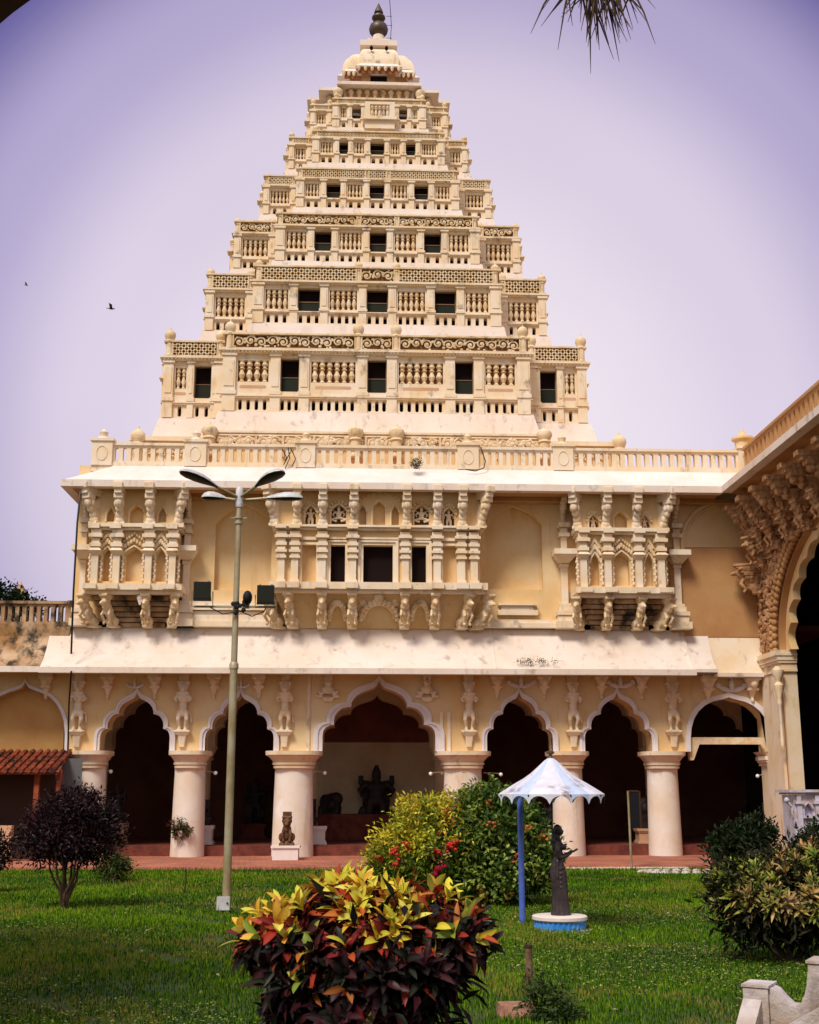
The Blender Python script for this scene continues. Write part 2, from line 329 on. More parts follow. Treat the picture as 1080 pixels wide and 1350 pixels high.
def bay(tier, x0, x1, yF, z, px, wins, ps, pat, posts, corner_w, slots=False):
    # z = dict of levels ; wins = window x-ranges ; ps = pilaster width
    sk = MB(); th = 0.38
    pil = [(x0, x0+corner_w), (x1-corner_w, x1)] if corner_w else []
    for a, b in wins: pil += [(a-ps, a), (b, b+ps)]
    pil.sort(); panels = []
    if wins or corner_w:
        edges = sorted(pil)
        for (a, b), (c, d) in zip(edges[:-1], edges[1:]):
            if c-b > ps*0.9 and not any(abs(b-wa) < 1e-4 for wa, wb in wins): panels.append((b+0.04, c-0.04))
    zw0, zw1 = z['w0'], z['w1']; H = zw1-zw0
    holes = [rect(a, b, zw0, zw1) for a, b in wins]
    pz0 = zw0 + (H*0.28 if slots else H*0.08); pz1 = zw1 - H*0.08
    holes += [rect(a+.04, b-.04, pz0, pz1) for a, b in panels]
    # row of small arched vents
    hz0 = z['b'] + (z['c']-z['b'])*0.10; hz1 = z['b'] + (z['c']-z['b'])*0.78; hw = z['hw']
    groups = panels + [(a-ps*.1, b+ps*.1) for a, b in wins]
    for a, b in groups:
        n = max(1, int((b-a)/(hw*1.85)))
        for k in range(n): holes.append((pill if slots else arch_hole)(a+(b-a)*(k+.5)/n, hw, hz0, hz1, 5))
    sk.prism([rect(x0, x1, z['b'], z['m'])] + holes, yF, yF+th)
    sk.build('wall_panel', 'plaster_light', tier)
    # near-black sheet painted as the dark interior behind the openings
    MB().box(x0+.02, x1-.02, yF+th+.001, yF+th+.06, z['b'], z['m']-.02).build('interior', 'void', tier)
    # recess backing + balusters
    for a, b in panels:
        m = MB(); m.box(a-.01, b+.01, yF+.24, yF+th-.01, pz0-.02, pz1+.02); m.build('recess', 'recess_shade', tier)
        m = MB(); n = max(2, round((b-a)/(H*0.235))); hh = pz1-pz0
        balusters(m, a+.04, b-.04, yF+.10, pz0, pz1, n)
        m.build('baluster_panel', 'carved', tier)
        if slots:
            MB().prism([pill((a+b)/2, 0.01, pz0, pz0+.02)], yF, yF+.001).v
    for a, b in pil:
        pm = MB()
        pr = 0.13 if (a, b) in pil[:1]+pil[-1:] else 0.09
        pm.box(a, b, yF-pr, yF, z['b'], z['m'])
        pm.box(a-.05, b+.05, yF-pr-.06, yF, z['m']-(z['m']-z['c'])*.10, z['m']-.02)
        pm.box(a-.04, b+.04, yF-pr-.05, yF, z['c']+.02, z['c']+(z['m']-z['c'])*.10)
        pm.box(a+.06, b-.06, yF-pr-.03, yF, z['c']+(z['m']-z['c'])*.2, z['m']-(z['m']-z['c'])*.2)
        pm.build('pilaster', 'plaster_light', tier)
    if slots:
        for a, b in panels:
            k = 2 if b-a > 2.6 else 1
            for i in range(k):
                c_ = a+(b-a)*(i+.5)/k; L2 = (b-a)/k*.36; zc_ = zw0+H*.13; rr_ = H*.045
                pp = [(c_+L2*sg+rr_*math.cos(t), zc_+rr_*math.sin(t)) for sg, t0 in ((1,-90),(-1,90)) for t in [R(t0+30*q) for q in range(7)]]
                MB().prism([pp], yF-.004, yF+.02).build('sunk_panel', 'salmon', tier)
    c = MB(); dz = z['u']
    d = z['d']; c.box(x0-.08, x1+.08, yF-d*.5, yF, z['c']-dz*.35, z['c']); c.box(x0-.05, x1+.05, yF-d*.35, yF, z['c']-dz*.7, z['c']-dz*.35-.003)
    c.box(x0-.6*d, x1+.6*d, yF-d, yF+th, z['m'], z['m']+dz*.45); c.box(x0-.35*d, x1+.35*d, yF-d*.7, yF+th, z['m']-dz*.4, z['m']-.003)
    xx = x0
    while xx < x1:                                    # dentils
        c.box(xx, xx+dz*.4, yF-d*.9, yF-d*.7, z['m']-dz*.3, z['m']-.004); xx += dz*.9
    c.build('cornice', 'plaster_light', tier)
    # frieze parapet
    edges = [x0] + [p for p in posts] + [x1]
    fz0, fz1 = z['m']+dz*.45+.01, z['l']
    g = MB(); yf = yF-d+.24; g.box(x0+.05, x1-.05, yf-.02, yf+.02, fz0, fz1-.06); g.build('frieze_backing', 'backing_shade', tier)  # backing sheet coloured as the shade behind the lattice
    f = MB(); f.box(x0-.02, x1+.02, yf-.23, yf+.08, fz1-.07, fz1); f.box(x0-.02, x1+.02, yf-.22, yf+.08, fz0, fz0+.04)
    ps_ = sorted([x0+corner_w*.5, x1-corner_w*.5] + list(posts))
    for a, b in zip(ps_[:-1], ps_[1:]):
        a2, b2 = a+z['pr']*.7, b-z['pr']*.7
        if b2-a2 < .3: continue
        short = (b2-a2) < (x1-x0)*.25
        f.box(a2-.05, a2, yf-.2, yf, fz0+.041, fz1-.071); f.box(b2, b2+.05, yf-.2, yf, fz0+.041, fz1-.071)
        if pat == 's' or (short and pat == 'm'): scrolls(f, a2, b2, fz0+.07, fz1-.08, yf-.12, max(.028, (fz1-fz0)*.055))
        else: lattice(f, a2, b2, fz0+.03, fz1-.05, yf-.19, yf-.03, (fz1-fz0)*.36, (fz1-fz0)*.085)
    f.build('frieze', 'carved', tier)
    for p in ps_: post(tier, p, yf-.06, fz0, z['p']-fz0, z['pr'])
    # window joinery
    for a, b in wins:
        wf = MB(); t = (b-a)*.05
        wf.box(a, a+t, yF+.2, yF+.28, zw0, zw1); wf.box(b-t, b, yF+.2, yF+.28, zw0, zw1); wf.box(a+t, b-t, yF+.2, yF+.28, zw0, zw0+t); wf.box(a+t, b-t, yF+.2, yF+.28, zw1-t, zw1)
        wf.box(a+t, b-t, yF+.2, yF+.26, zw0+H*.45, zw0+H*.45+t*.8)
        wf.build('window_frame', 'frame', tier)
        MB().box(a+t, b-t, yF+.225, yF+.25, zw0+t, zw0+H*.45).build('window_pane', 'pane', tier)
TIERS = [  # centre half px, wing half px, y: slope bottom, slope top, string, main top, lattice top, post top | windows (x), window y
 dict(a=202, b=277, cx=497, y=(566,545,524,467,444,428), win=[(369,394),(484,510),(600,625)], wy=(474,518), wing=[(255,278)], pat='s', slots=True),
 dict(a=163, b=223, cx=497.5, y=(443,429,413,376,358,346), win=[(392,422),(483,512),(573,602)], wy=(381,412), pat='m'),
 dict(a=134, b=187, cx=498, y=(358,347,334,302,288,280), win=[(414,437),(487,510),(559,582)], wy=(305,332), pat='s'),
 dict(a=107, b=149, cx=498, y=(288,276,264,239,228,222), win=[(430,449),(487,507),(546,565)], wy=(242,262), pat='l'),
 dict(a=87, b=117, cx=499, y=(228,217,206,185,178,167), win=[(447,459),(488,507),(535,548)], wy=(187,204), pat='l'),
 dict(a=61.5, b=90, cx=500, y=(178,170,160,140,136,123), win=[(464,476),(526,537)], wy=(142,157), pat='l'),
]
prevtop = None
for ti, T in enumerate(TIERS):
    dl = [1.0, .95, .85, .75, .65, .6][ti]
    Rr = 8.0
    for _ in range(8):
        yw = DC - (Rr-dl); ym = T['y'][2]
        b = xat(T['cx']+T['b'], ym, yw) - xat(T['cx'], ym, yw); Rr = b + dl
    yF = DC - Rr; ym = T['y'][2]
    a = xat(T['cx']+T['a'], ym, yF) - xat(T['cx'], ym, yF); x0c = xat(T['cx'], ym, yF)
    s_, st, cc, m_, l_, p_ = [zat(v, yF) for v in T['y']]
    pxl = abs(zat(300, yF)-zat(310, yF))/10
    w0, w1 = zat(T['wy'][1], yF), zat(T['wy'][0], yF)
    pxm = (xat(600, ym, yF)-xat(500, ym, yF))/100
    z = dict(b=st, c=cc, m=m_, l=l_+(pxl*3.5 if ti >= 1 else 0), p=p_, w0=w0, w1=w1, u=(m_-cc)*.09, hw=pxm*4.8, d=[.27,.22,.19,.16,.14,.12][ti], pr=pxm*[7.5,5.5,4.8,4.2,3.8,3.4][ti])
    if ti == 5: z['l'] = m_ + .35
    Rc = b + [.50,.32,.40,.32,.24,.24][ti]
    tier = MB()
    base = prevtop if prevtop is not None else 13.2
    for (hx, hy) in ((a, Rr), (b, b), (Rc, a)):
        tier.box(x0c-hx, x0c+hx, DC-hy+.45, DC+hy-.45, base, m_)
    to = tier.build('tower_tier', 'plaster', tower)
    # battered lime-washed skirt
    k = MB(); fl = (st-s_)*0.55+.05
    for j, (hx, hy) in enumerate(((a, Rr), (b, b), (Rc, a))):
        e2 = .02*j
        k.frus((x0c-hx-fl, x0c+hx+fl, DC-hy-fl, DC+hy+fl), (x0c-hx-.12, x0c+hx+.12, DC-hy-.12, DC+hy+.12), s_-.55, st-.04-e2)
        k.box(x0c-hx-.10, x0c+hx+.10, DC-hy-.10, DC+hy+.10, st-.04-e2, st-e2)
    k.build('skirt_roof', 'limewash', to)
    # terrace floor under the skirt
    cw = pxm*[17,14,12,10,9,9][ti]
    X = lambda p: xat(p, ym, yF)
    wn = [(X(p), X(q)) for p, q in T['win']]
    cpost = [x0c-pxm*25, x0c+pxm*25] if ti < 3 else ([x0c-pxm*14, x0c+pxm*14] if ti == 3 else [])
    bay(to, x0c-a, x0c+a, yF, z, pxm, wn, pxm*[13,10,8,7,6,5][ti], T['pat'], cpost, cw, T.get('slots', False))
    # recessed flanks
    yW = DC-b
    for s in (-1, 1):
        xa, xb = sorted((x0c+s*(a+.02), x0c+s*b)); wz = dict(z); wl = []
        if T.get('wing'):
            p, q = T['wing'][0]; wa, wb = sorted((x0c+s*(x0c-xat(p, ym, yW)), x0c+s*(x0c-xat(q, ym, yW)))); wl = [(wa, wb)]
        bay(to, xa, xb, yW, wz, pxm, wl, pxm*[8,9,8,7,6,5][ti], 'l' if ti != 2 else 's', [], cw*.75, T.get('slots', False))
        yC = DC-a
        xa, xb = sorted((x0c+s*(b+.02), x0c+s*Rc))
        c = MB(); c.box(xa, xb, yC, yC+.46, st, m_); c.box(xa-.06, xb+.06, yC-.1, yC, cc-z['u']*.7, cc); c.box(xa-.1, xb+.1, yC-.2, yC+.3, m_, m_+z['u']*.45)
        c.build('corner_pier', 'plaster_light', to); post(to, x0c+s*(Rc-.12), yC+.05, m_+z['u']*.45, p_-m_-z['u'], z['pr']*.9)
    prevtop = m_
    if ti == 5: Z6 = (x0c, yF, m_, pxm)
    if ti == 5:   # little balcony in the middle
        bx = MB(); xa, xb = X(481), X(520); za, zb = zat(164, yF), zat(148, yF)
        bx.box(xa-.1, xb+.1, yF-.75, yF-.1, za-.15, za); bx.box(xa, xb, yF-.7, yF-.5, zb, zb+.13); bx.box(xa, xa+.25, yF-.7, yF-.5, za, zb); bx.box(xb-.25, xb, yF-.7, yF-.5, za, zb)
        bx.box(xa, xb, yF-.6, yF-.1, zat(178, yF), za-.15)
        balusters(bx, xa+.25, xb-.25, yF-.6, za, zb, 5); bx.build('balcony', 'plaster_light', to)
    if T.get('slots'):
        base1 = (x0c, yF, a, b, Rr, s_, pxm)
# holes in the lime roofs, small dark spouts
# ---- seventh storey and crowning dome
def cross(mb, xc, levels):
    for (ha, hb, z0, z1, fa, fb) in levels: pass
x0c = Z6[0]; base = Z6[2]
def lev(py, yF): return zat(py, yF)
R7 = 3.25; y7 = DC-R7
t7 = MB()
z7a, z7b, z7c = lev(135, y7), lev(129, y7), lev(117, y7)
for hx, hy in ((1.75, R7), (2.65, 2.65), (R7, 1.75)):
    t7.frus((x0c-hx-.35, x0c+hx+.35, DC-hy-.35, DC+hy+.35), (x0c-hx, x0c+hx, DC-hy, DC+hy), z7a-1.0, z7b)
    t7.box(x0c-hx+.05, x0c+hx-.05, DC-hy+.2, DC+hy-.2, z7b, z7c)
to7 = t7.build('tower_tier', 'limewash', tower)
nm = MB(); n = 8
for k in range(n):
    xx = x0c-1.55+3.1*(k+.5)/n; nm.lathe([(.11,0),(.08,.1),(.15,.3),(.13,.38),(.06,.46)], (xx, DC-R7+.1, z7b+.02), 8)
nm.build('baluster_panel', 'carved', to7)
for s in (-1, 1):
    nm = MB()
    for k in range(2): nm.lathe([(.11,0),(.08,.1),(.15,.3),(.13,.38),(.06,.46)], (x0c+s*(2.0+.42*k), DC-2.65+.1, z7b+.02), 8)
    nm.build('baluster_panel', 'carved', to7)
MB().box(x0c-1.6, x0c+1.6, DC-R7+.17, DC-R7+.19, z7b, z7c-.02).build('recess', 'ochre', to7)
r7 = MB(); z7d, z7e = lev(112, y7), lev(103.5, y7)
for j, (hx, hy) in enumerate(((1.75, R7), (2.65, 2.65), (R7, 1.75))):
    e2 = .03*j
    r7.box(x0c-hx-.3, x0c+hx+.3, DC-hy-.35, DC+hy+.35, z7c+e2*.5, z7c+.16+e2*.3)
    r7.frus((x0c-hx-.22, x0c+hx+.22, DC-hy-.25, DC+hy+.25), (x0c-hx*.8, x0c+hx*.8, DC-hy*.72, DC+hy*.72), z7c+.16+e2*.3, z7e-e2)
r7.build('skirt_roof', 'limewash', to7)
post(to7, x0c-2.0, DC-3.3, z7a-.5, 1.25, .24); post(to7, x0c+2.0, DC-3.3, z7a-.5, 1.25, .24)
# drum, eave, dome
RD = 1.95; yD = DC-RD
zd0, zd1, zd2, zd3 = z7e-.3, lev(96, yD), lev(83, yD), lev(58, yD+.6)
dr = MB(); dr.box(x0c-1.45, x0c+1.45, DC-1.45, DC+1.45, zd0, zd2)
dr.box(x0c-.85, x0c-.42, DC-RD+.3, DC, zd0, zd2-.4); dr.box(x0c+.42, x0c+.85, DC-RD+.3, DC, zd0, zd2-.4)
drum = dr.build('dome_drum', 'wing_plaster', tower)
MB().box(x0c-.42, x0c+.42, DC-RD+.36, DC-1.46, zd0+.1, zd1).build('interior', 'void', drum)
ev = MB()
for j, (hx, hy, dz) in enumerate(((1.05, RD+.02, 0), (1.72, 1.72, -.16), (RD+.02, 1.05, 0))):
    ev.frus((x0c-hx-.12, x0c+hx+.12, DC-hy-.16, DC+hy+.16), (x0c-hx+.15, x0c+hx-.15, DC-hy+.15, DC+hy-.15), zd2-.28+dz, zd2+dz+.06)
evo = ev.build('dome_eave', 'limewash_clean', drum)
db_ = MB(); db_.box(x0c-1.02, x0c+1.02, DC-RD-.03, DC-RD+.02, zd2-.62, zd2-.2)
for s in (-1, 1): db_.box(*sorted((x0c+s*1.1, x0c+s*1.72)), DC-1.74, DC-1.70, zd2-.78, zd2-.38)
db_.build('recess', 'recess_shade', drum)  # dark band painted as shade behind the pendants under the eave
dn = MB()
for k in range(7):
    xx = x0c-1.0+2.0*k/6; dn.ell((xx, DC-RD-.12, zd2-.36), (.09, .1, .17))
for s in (-1, 1):
    for k in range(3): dn.ell((x0c+s*(1.25+.25*k), DC-1.8, zd2-.52), (.09, .1, .17))
dn.build('pendants', 'carved', drum)
dm = MB()
H = zd3-zd2
def dome(mb, hx, hy, z0, H, p=0.42):
    L_ = []
    for i in range(9):
        t = i/8; s = (1-t**2.6)**p if t < 1 else 0; s = max(s, .30)
        L_.append((s*1.0, t*H))
    prev = None
    for i in range(8):
        a, b_ = L_[i], L_[i+1]
        mb.frus((x0c-hx*a[0], x0c+hx*a[0], DC-hy*a[0], DC+hy*a[0]), (x0c-hx*b_[0], x0c+hx*b_[0], DC-hy*b_[0], DC+hy*b_[0]), z0+a[1], z0+b_[1])
dome(dm, 1.00, RD-.1, zd2+.02, H); dome(dm, 1.58, 1.62, zd2-.1, H*.93); dome(dm, RD-.1, 1.0, zd2+.02, H*.97)
dmo = dm.build('dome', 'plaster_light', tower, sharp=60)
for s in (-1, 1): MB().ell((x0c+s*.38, DC-RD+.12, zd2+H*.62), (.09, .12, .12)).build('vent', 'void', dmo)
zf = lev(57, DC)
fb = MB(); fb.box(x0c-.95, x0c+.95, DC-.95, DC+.95, zf-.75, zf-.45); fb.box(x0c-.6, x0c+.6, DC-.6, DC+.6, zf-.45, zf-.12); fb.lathe([(.36,0),(.30,.5)], (x0c, DC, zf-.12), 14)
fb.build('finial_base', 'limewash', tower)
zf2 = lev(52, DC); ztop = lev(4.5, DC); HH = ztop-zf2
pr = [(.12,0),(.17,.02),(.18,.06),(.32,.10),(.46,.18),(.50,.27),(.44,.37),(.26,.44),(.20,.47),(.22,.49),(.30,.53),(.36,.58),(.34,.62),(.20,.67),(.17,.70),(.24,.73),(.20,.80),(.10,.90),(.02,1.0)]
MB().lathe([(r_*1.0, h*HH) for r_, h in pr], (x0c, DC, zf2), 20).build('finial', 'finial_metal', tower)
# lightning rod beside the finial
lr = MB(); lx = x0c+.62
lr.tube([(lx, DC+.2, zf+.1), (lx+.06, DC+.2, lev(30, DC)), (lx-.05, DC+.2, lev(-8, DC))], .018, 5)
for py in (18, 30, 47, 53): lr.tube([(lx-.2, DC+.2, lev(py, DC)), (lx+.1, DC+.2, lev(py, DC))], .014, 4)
lr.build('lightning_rod', 'black', tower)
for py, pxx in ((238,411),(120,640)): pass
# base course of the tower behind the roof balustrade (dressed frieze with ribbed posts)
x0b, yb, a1, b1, R1, zs, pxm = base1
yB = yb-1.05
bb = MB(); zb0, zb1 = 13.6, zat(571, yB)
wA = xat(723, 575, yB)-x0b; yB2 = yB+1.0; wB = xat(812, 575, yB2)-x0b
bb.box(x0b-wA, x0b+wA, yB, DC+8, zb0, zb1); bb.box(x0b-wB, x0b+wB, yB2, DC+8, zb0, zb1-.01)
bo = bb.build('tower_base', 'plaster', tower)
c = MB(); c.box(x0b-wA-.1, x0b+wA+.1, yB-.08, yB, zb1-.07, zb1+.02); c.box(x0b-wA-.05, x0b+wA+.05, yB-.05, yB, zb1-.18, zb1-.13)
c.box(x0b-wB-.1, x0b+wB+.1, yB2-.18, yB2, zb1-.17, zb1+.01)
c.build('cornice', 'plaster_light', bo)
f = MB(); zf0 = zat(588, yB)
xx = x0b-wA+.4; i = 0
while xx < x0b+wA-1.4:
    L_ = [1.5, .95, 1.1, 1.9, 1.2][i % 5]; i += 1
    f.box(xx, xx+.08, yB-.11, yB, zf0-.5, zb1-.19); scrolls(f, xx+.14, min(xx+L_, x0b+wA-.3), zf0-.1, zb1-.22, yB-.07, .055); xx += L_+.1
f.build('frieze', 'carved', bo)
for s in (-1, 1):
    f = MB(); xa, xb = sorted((x0b+s*(wA+.4), x0b+s*(wB-.4))); scrolls(f, xa, xb, zf0-.25, zb1-.3, yB2-.05, .045); f.build('frieze', 'carved', bo)
MB().box(x0b-wA+.3, x0b+wA-.3, yB-.006, yB-.002, zf0-.3, zb1-.34).build('frieze_backing', 'salmon', bo)
for px_ in (277, 469, 523, 717):
    xx = xat(px_, 575, yB); post(bo, xx, yB-.12, zf0-.5, zat(563, yB)-zf0+.5, .31)
for px_ in (183, 815):
    xx = xat(px_, 575, yB2); post(bo, xx, yB2-.12, zf0-.6, zat(567, yB2)-zf0+.5, .29)
# connecting terraces between tiers (flat roofs)
# ================================================================== THE PALACE RANGE
FY = 44.5
palace = empty('palace_building', (xat(497, 1125, FY), FY, 0.1), 'long cream palace front with cusped arches below and carved balconies above', 'building')
A = lambda px, py, Y=FY: at(px, py, Y)
FOIL = [(1.0,0),(1.0,.22),(1,.36),(.985,.46),(.94,.54),(.87,.585),(.80,.60),(.805,.70),(.785,.80),(.735,.89),(.66,.965),(.57,1.0),(.50,1.005),(.495,1.09),(.46,1.18),(.40,1.26),(.31,1.33),(.20,1.385),(.10,1.43),(.04,1.50),(0,1.60)]
def foil(xc, hw, z0, H, s=1.0, apex=True):
    f = [(x*s*hw, z*H/1.6*(1 if s == 1 else (.985-(1-s)*.50))) for x, z in FOIL]
    if s != 1: f = [(x, z) for x, z in f]
    r_ = [(xc+x, z0+z) for x, z in f]; l_ = [(xc-x, z0+z) for x, z in f[:-1]]
    return r_ + l_[::-1]                       # from right springing over the apex to left springing
WALLT = 0.9
ZC = A(300, 990).z                              # springing level
ZT = A(300, 880).z+.5                           # under the chajja
ZF = 0.45                                       # arcade floor
arches = [(178,124,231,907),(316,263,368,907),(499,413,586,889),(686,635,736,905),(816,764,867,905)]
arc = MB(); trims = []
bays = []
edges_px = [88, 245, 388, 611, 750, 879]
for i, (xc, xl, xr, ya) in enumerate(arches):
    x0, x1 = A(edges_px[i], 940).x, A(edges_px[i+1], 940).x
    X0, X1 = A(xl, 985).x, A(xr, 985).x; c_ = (X0+X1)/2; hw = (X1-X0)/2; H = A(500, ya).z-ZC
    inner = foil(c_, hw, ZC, H, .86); outer = foil(c_, hw, ZC, H)
    arc.prism([[(x0, ZC), (x0, ZT), (x1, ZT), (x1, ZC)] + inner], FY, FY+WALLT)
    mid = foil(c_, hw, ZC, H, .93)
    t = MB(); n = len(outer)
    for a_, b_, y_ in ((outer, mid, FY-.10), (mid, inner, FY-.05)):
        vs = [(p[0], y_, p[1]) for p in a_] + [(p[0], y_, p[1]) for p in b_] + [(p[0], FY+.02, p[1]) for p in a_] + [(p[0], FY+.3, p[1]) for p in b_]
        fs = []
        for k in range(n-1): fs += [(k,k+1,n+k+1,n+k), (2*n+k,2*n+k+1,k+1,k), (n+k,n+k+1,3*n+k+1,3*n+k)]
        t.add(vs, fs)
    trims.append(t)
arcade = arc.build('arcade_wall', 'plaster', palace)
for t in trims: t.build('arch_trim', 'trim_white', arcade)
# leaf crest above the two right arches and lion-flower bosses by the central arch
def crest(px, py, s=1.0):
    p = A(px, py); m = MB()
    m.ell((p.x, FY-.08, p.z+.1*s), (.09*s, .08, .24*s)); m.ell((p.x, FY-.08, p.z+.38*s), (.05*s, .05, .13*s))
    for q in (-1, 1):
        m.ell((p.x+q*.24*s, FY-.07, p.z-.02), (.24*s, .06, .09*s), rot=Matrix.Rotation(q*-.35, 3, 'Y')); m.ell((p.x+q*.45*s, FY-.07, p.z+.10*s), (.10*s, .05, .09*s))
    return m.build('leaf_crest', 'trim_white', arcade)
crest(687, 903); crest(818, 903); crest(178, 905, .6); crest(318, 905, .6)
# columns
def column(px, halfpx, cappx, Y=FY, mat='column_wash', ztop=None, par=palace, base=.1):
    c0 = at(px, 1060, Y); zc = ztop or ZC; k = abs(at(px+halfpx, 1010, Y).x-at(px-halfpx, 1010, Y).x)/2; kc = abs(at(px+cappx, 992, Y).x-at(px-cappx, 992, Y).x)/2
    H = zc-base; yc = Y+.45; sy = .95
    sx = k/.62; sxc = kc/.92
    s = MB(); s.lathe([(.66*1,0),(.66,.12),(.645,.6),(.62,H*.55),(.60,H-.62),(.60,H-.6)], (c0.x, yc, base), 28, sx=sx/1.0, sy=sy)
    so = s.build('column', mat, par)
    cp = MB(); prof = [(.60,-.62),(.66,-.60),(.67,-.53),(.63,-.52),(.64,-.50),(.70,-.48),(.71,-.40),(.67,-.39),(.70,-.34),(.80,-.22),(.84,-.19),(.84,-.17),(.90,-.16),(.92,-.14),(.93,0.0),(.3,0.02)]
    cp.lathe([(r_, z_) for r_, z_ in prof], (c0.x, yc, zc), 32, sx=sxc*.98, sy=1.0, sq=3.2)
    cp.build('capital', mat if mat != 'column_wash' else 'plaster_light', so); return so
cols = [(113,22,29),(247,21,28.5),(386,26,38.5),(612,25.5,37.5),(752,20,28),(879,20.5,29.5)]
for px, h, c in cols: column(px, h, c)
# tall figure brackets above the columns: rearing beasts on small ledges
def beast_tall():
    m = MB()
    m.box(-.20, .20, -.35, 0, 2.38, 2.75); m.box(-.26, .26, -.42, 0, 2.30, 2.40)
    m.ell((0, -.34, 2.12), (.20, .22, .22)); m.ell((0, -.52, 2.05), (.10, .12, .10)); m.ell((-.15, -.30, 2.2), (.08, .08, .12)); m.ell((.15, -.30, 2.2), (.08, .08, .12))
    m.ell((0, -.28, 1.75), (.24, .25, .33)); m.ell((0, -.22, 1.35), (.17, .19, .32)); m.ell((0, -.2, 1.05), (.21, .2, .2))
    for s in (-1, 1):
        m.tube([(s*.18, -.3, 1.85), (s*.32, -.42, 1.62), (s*.22, -.5, 1.5)], [.08, .07, .06], 6)
        m.tube([(s*.12, -.22, 1.1), (s*.17, -.34, .75), (s*.11, -.2, .45), (s*.13, -.28, .3)], [.12, .09, .065, .07], 6)
    m.tube([(.0, -.1, 1.2), (.30, -.1, 1.0), (.34, -.1, .6)], [.05, .045, .05], 6)
    m.box(-.33, .33, -.36, 0, .20, .30); m.box(-.27, .27, -.30, 0, .10, .20)
    m.frus((-.11, .11, -.14, 0), (-.17, .17, -.24, 0), -.42, .10)
    m.ell((0, -.5, 1.86), (.34, .05, .07))
    return fuse(m, 'plaster_light', .035, 2, 'figure_bracket')
BT = beast_tall()
Hb = A(242, 888).z - A(242, 985).z; sb = Hb/3.17
for px in (104, 242, 376, 618, 755, 886):
    p = A(px, 938); zb = A(px, 985).z
    inst(BT, 'figure_bracket', palace, (p.x, FY, zb+.42*sb), (sb*1.08, sb*.95, sb))
def pendant(Y0=0):
    m = MB(); m.box(-.26, .26, -.42, 0, .62, .78); m.frus((-.13,.13,-.18,0), (-.21,.21,-.32,0), .3, .62); m.ell((0, -.30, .52), (.15, .15, .17)); m.box(-.2,.2,-.27,0,.28,.36); m.frus((-.05,.05,-.06,0), (-.12,.12,-.18,0), .0, .3); m.ell((0,-.08,-.03), (.07,.07,.09))
    return fuse(m, 'plaster_light', .03, 1, 'pendant_bracket')
PB = pendant()
for px in (62, 143, 205, 283, 342, 655, 717, 792, 845):
    p = A(px, 905); z = A(px, 920).z; s_ = (A(px, 888).z-z)/.86
    inst(PB, 'pendant_bracket', palace, (p.x, FY, z+.05), (s_*.95, s_, s_))
def lionboss():
    m = MB(); m.ell((0, -.22, .95), (.20, .2, .22)); m.ell((0, -.38, .88), (.1, .1, .09)); m.ell((0, -.2, .6), (.24, .2, .25)); m.box(-.2, .2, -.35, 0, 1.12, 1.4)
    for k in range(7):
        a = math.pi*(k)/6; m.ell((math.cos(a)*.42, -.12, .25+math.sin(a)*.34), (.2, .1, .085), rot=Matrix.Rotation(-a, 3, 'Y'))
    m.frus((-.2,.2,-.1,0), (-.3,.3,-.2,0), -.02, .2); return fuse(m, 'plaster_light', .03, 1, 'lion_boss')
LB = lionboss()
for px in (433, 563):
    p = A(px, 905); z = A(px, 925).z; s_ = (A(px, 888).z-z)/1.4; inst(LB, 'lion_boss', palace, (p.x, FY, z), (s_, s_, s_))
# strips of moulding flanking the central arch
for px in (406, 582, 592):
    m = MB(); p = A(px, 985); m.box(p.x-.06, p.x+.06, FY-.06, FY, ZC+.01, ZT-.6 if px == 406 else ZC+1.4)
    m.build('strip_moulding', 'plaster_light', arcade)

# ---- inner hall : floor, plinth, second row, back wall, ceiling
XL, XR = A(88, 940).x, WX
hall = MB(); hall.box(-26, XR+3, FY+.62, FY+12, .1, ZF); hall.build('hall_floor', 'redstep', palace)
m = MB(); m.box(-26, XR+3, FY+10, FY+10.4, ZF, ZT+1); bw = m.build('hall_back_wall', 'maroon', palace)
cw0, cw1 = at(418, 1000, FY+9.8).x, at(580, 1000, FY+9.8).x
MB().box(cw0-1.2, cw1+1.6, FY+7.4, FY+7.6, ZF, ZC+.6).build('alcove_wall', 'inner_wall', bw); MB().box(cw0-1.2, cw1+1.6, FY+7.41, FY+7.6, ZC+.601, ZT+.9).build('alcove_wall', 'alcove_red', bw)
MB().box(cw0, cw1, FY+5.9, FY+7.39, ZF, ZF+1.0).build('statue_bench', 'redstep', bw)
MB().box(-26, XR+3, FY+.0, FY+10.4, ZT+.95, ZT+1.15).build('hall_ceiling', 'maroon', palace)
IY = FY+4.6
icx = [(125,0),(262,0),(405,0),(588,0),(748,0),(868,0),(1012,0)]
zi = at(588, 985, IY).z
ic = []
for px, _ in icx: ic.append(at(px, 1030, IY).x)
iw = MB()
for a_, b_ in zip(ic[:-1], ic[1:]):
    c_ = (a_+b_)/2; hw = (b_-a_)/2-.45
    iw.prism([[(a_, zi), (a_, ZT+.9), (b_, ZT+.9), (b_, zi)] + foil(c_, hw, zi, 2.2, .92)], IY, IY+.8)
iwo = iw.build('inner_arcade', 'inner_wall', palace)
for x in ic:
    s = MB(); s.lathe([(.5,0),(.5,.2),(.42,.25),(.42,zi-ZF-.55),(.5,zi-ZF-.5),(.5,zi-ZF-.42),(.46,zi-ZF-.4),(.62,zi-ZF-.1),(.66,zi-ZF)], (x, IY+.4, ZF), 20); s.build('inner_column', 'inner_wall', palace)
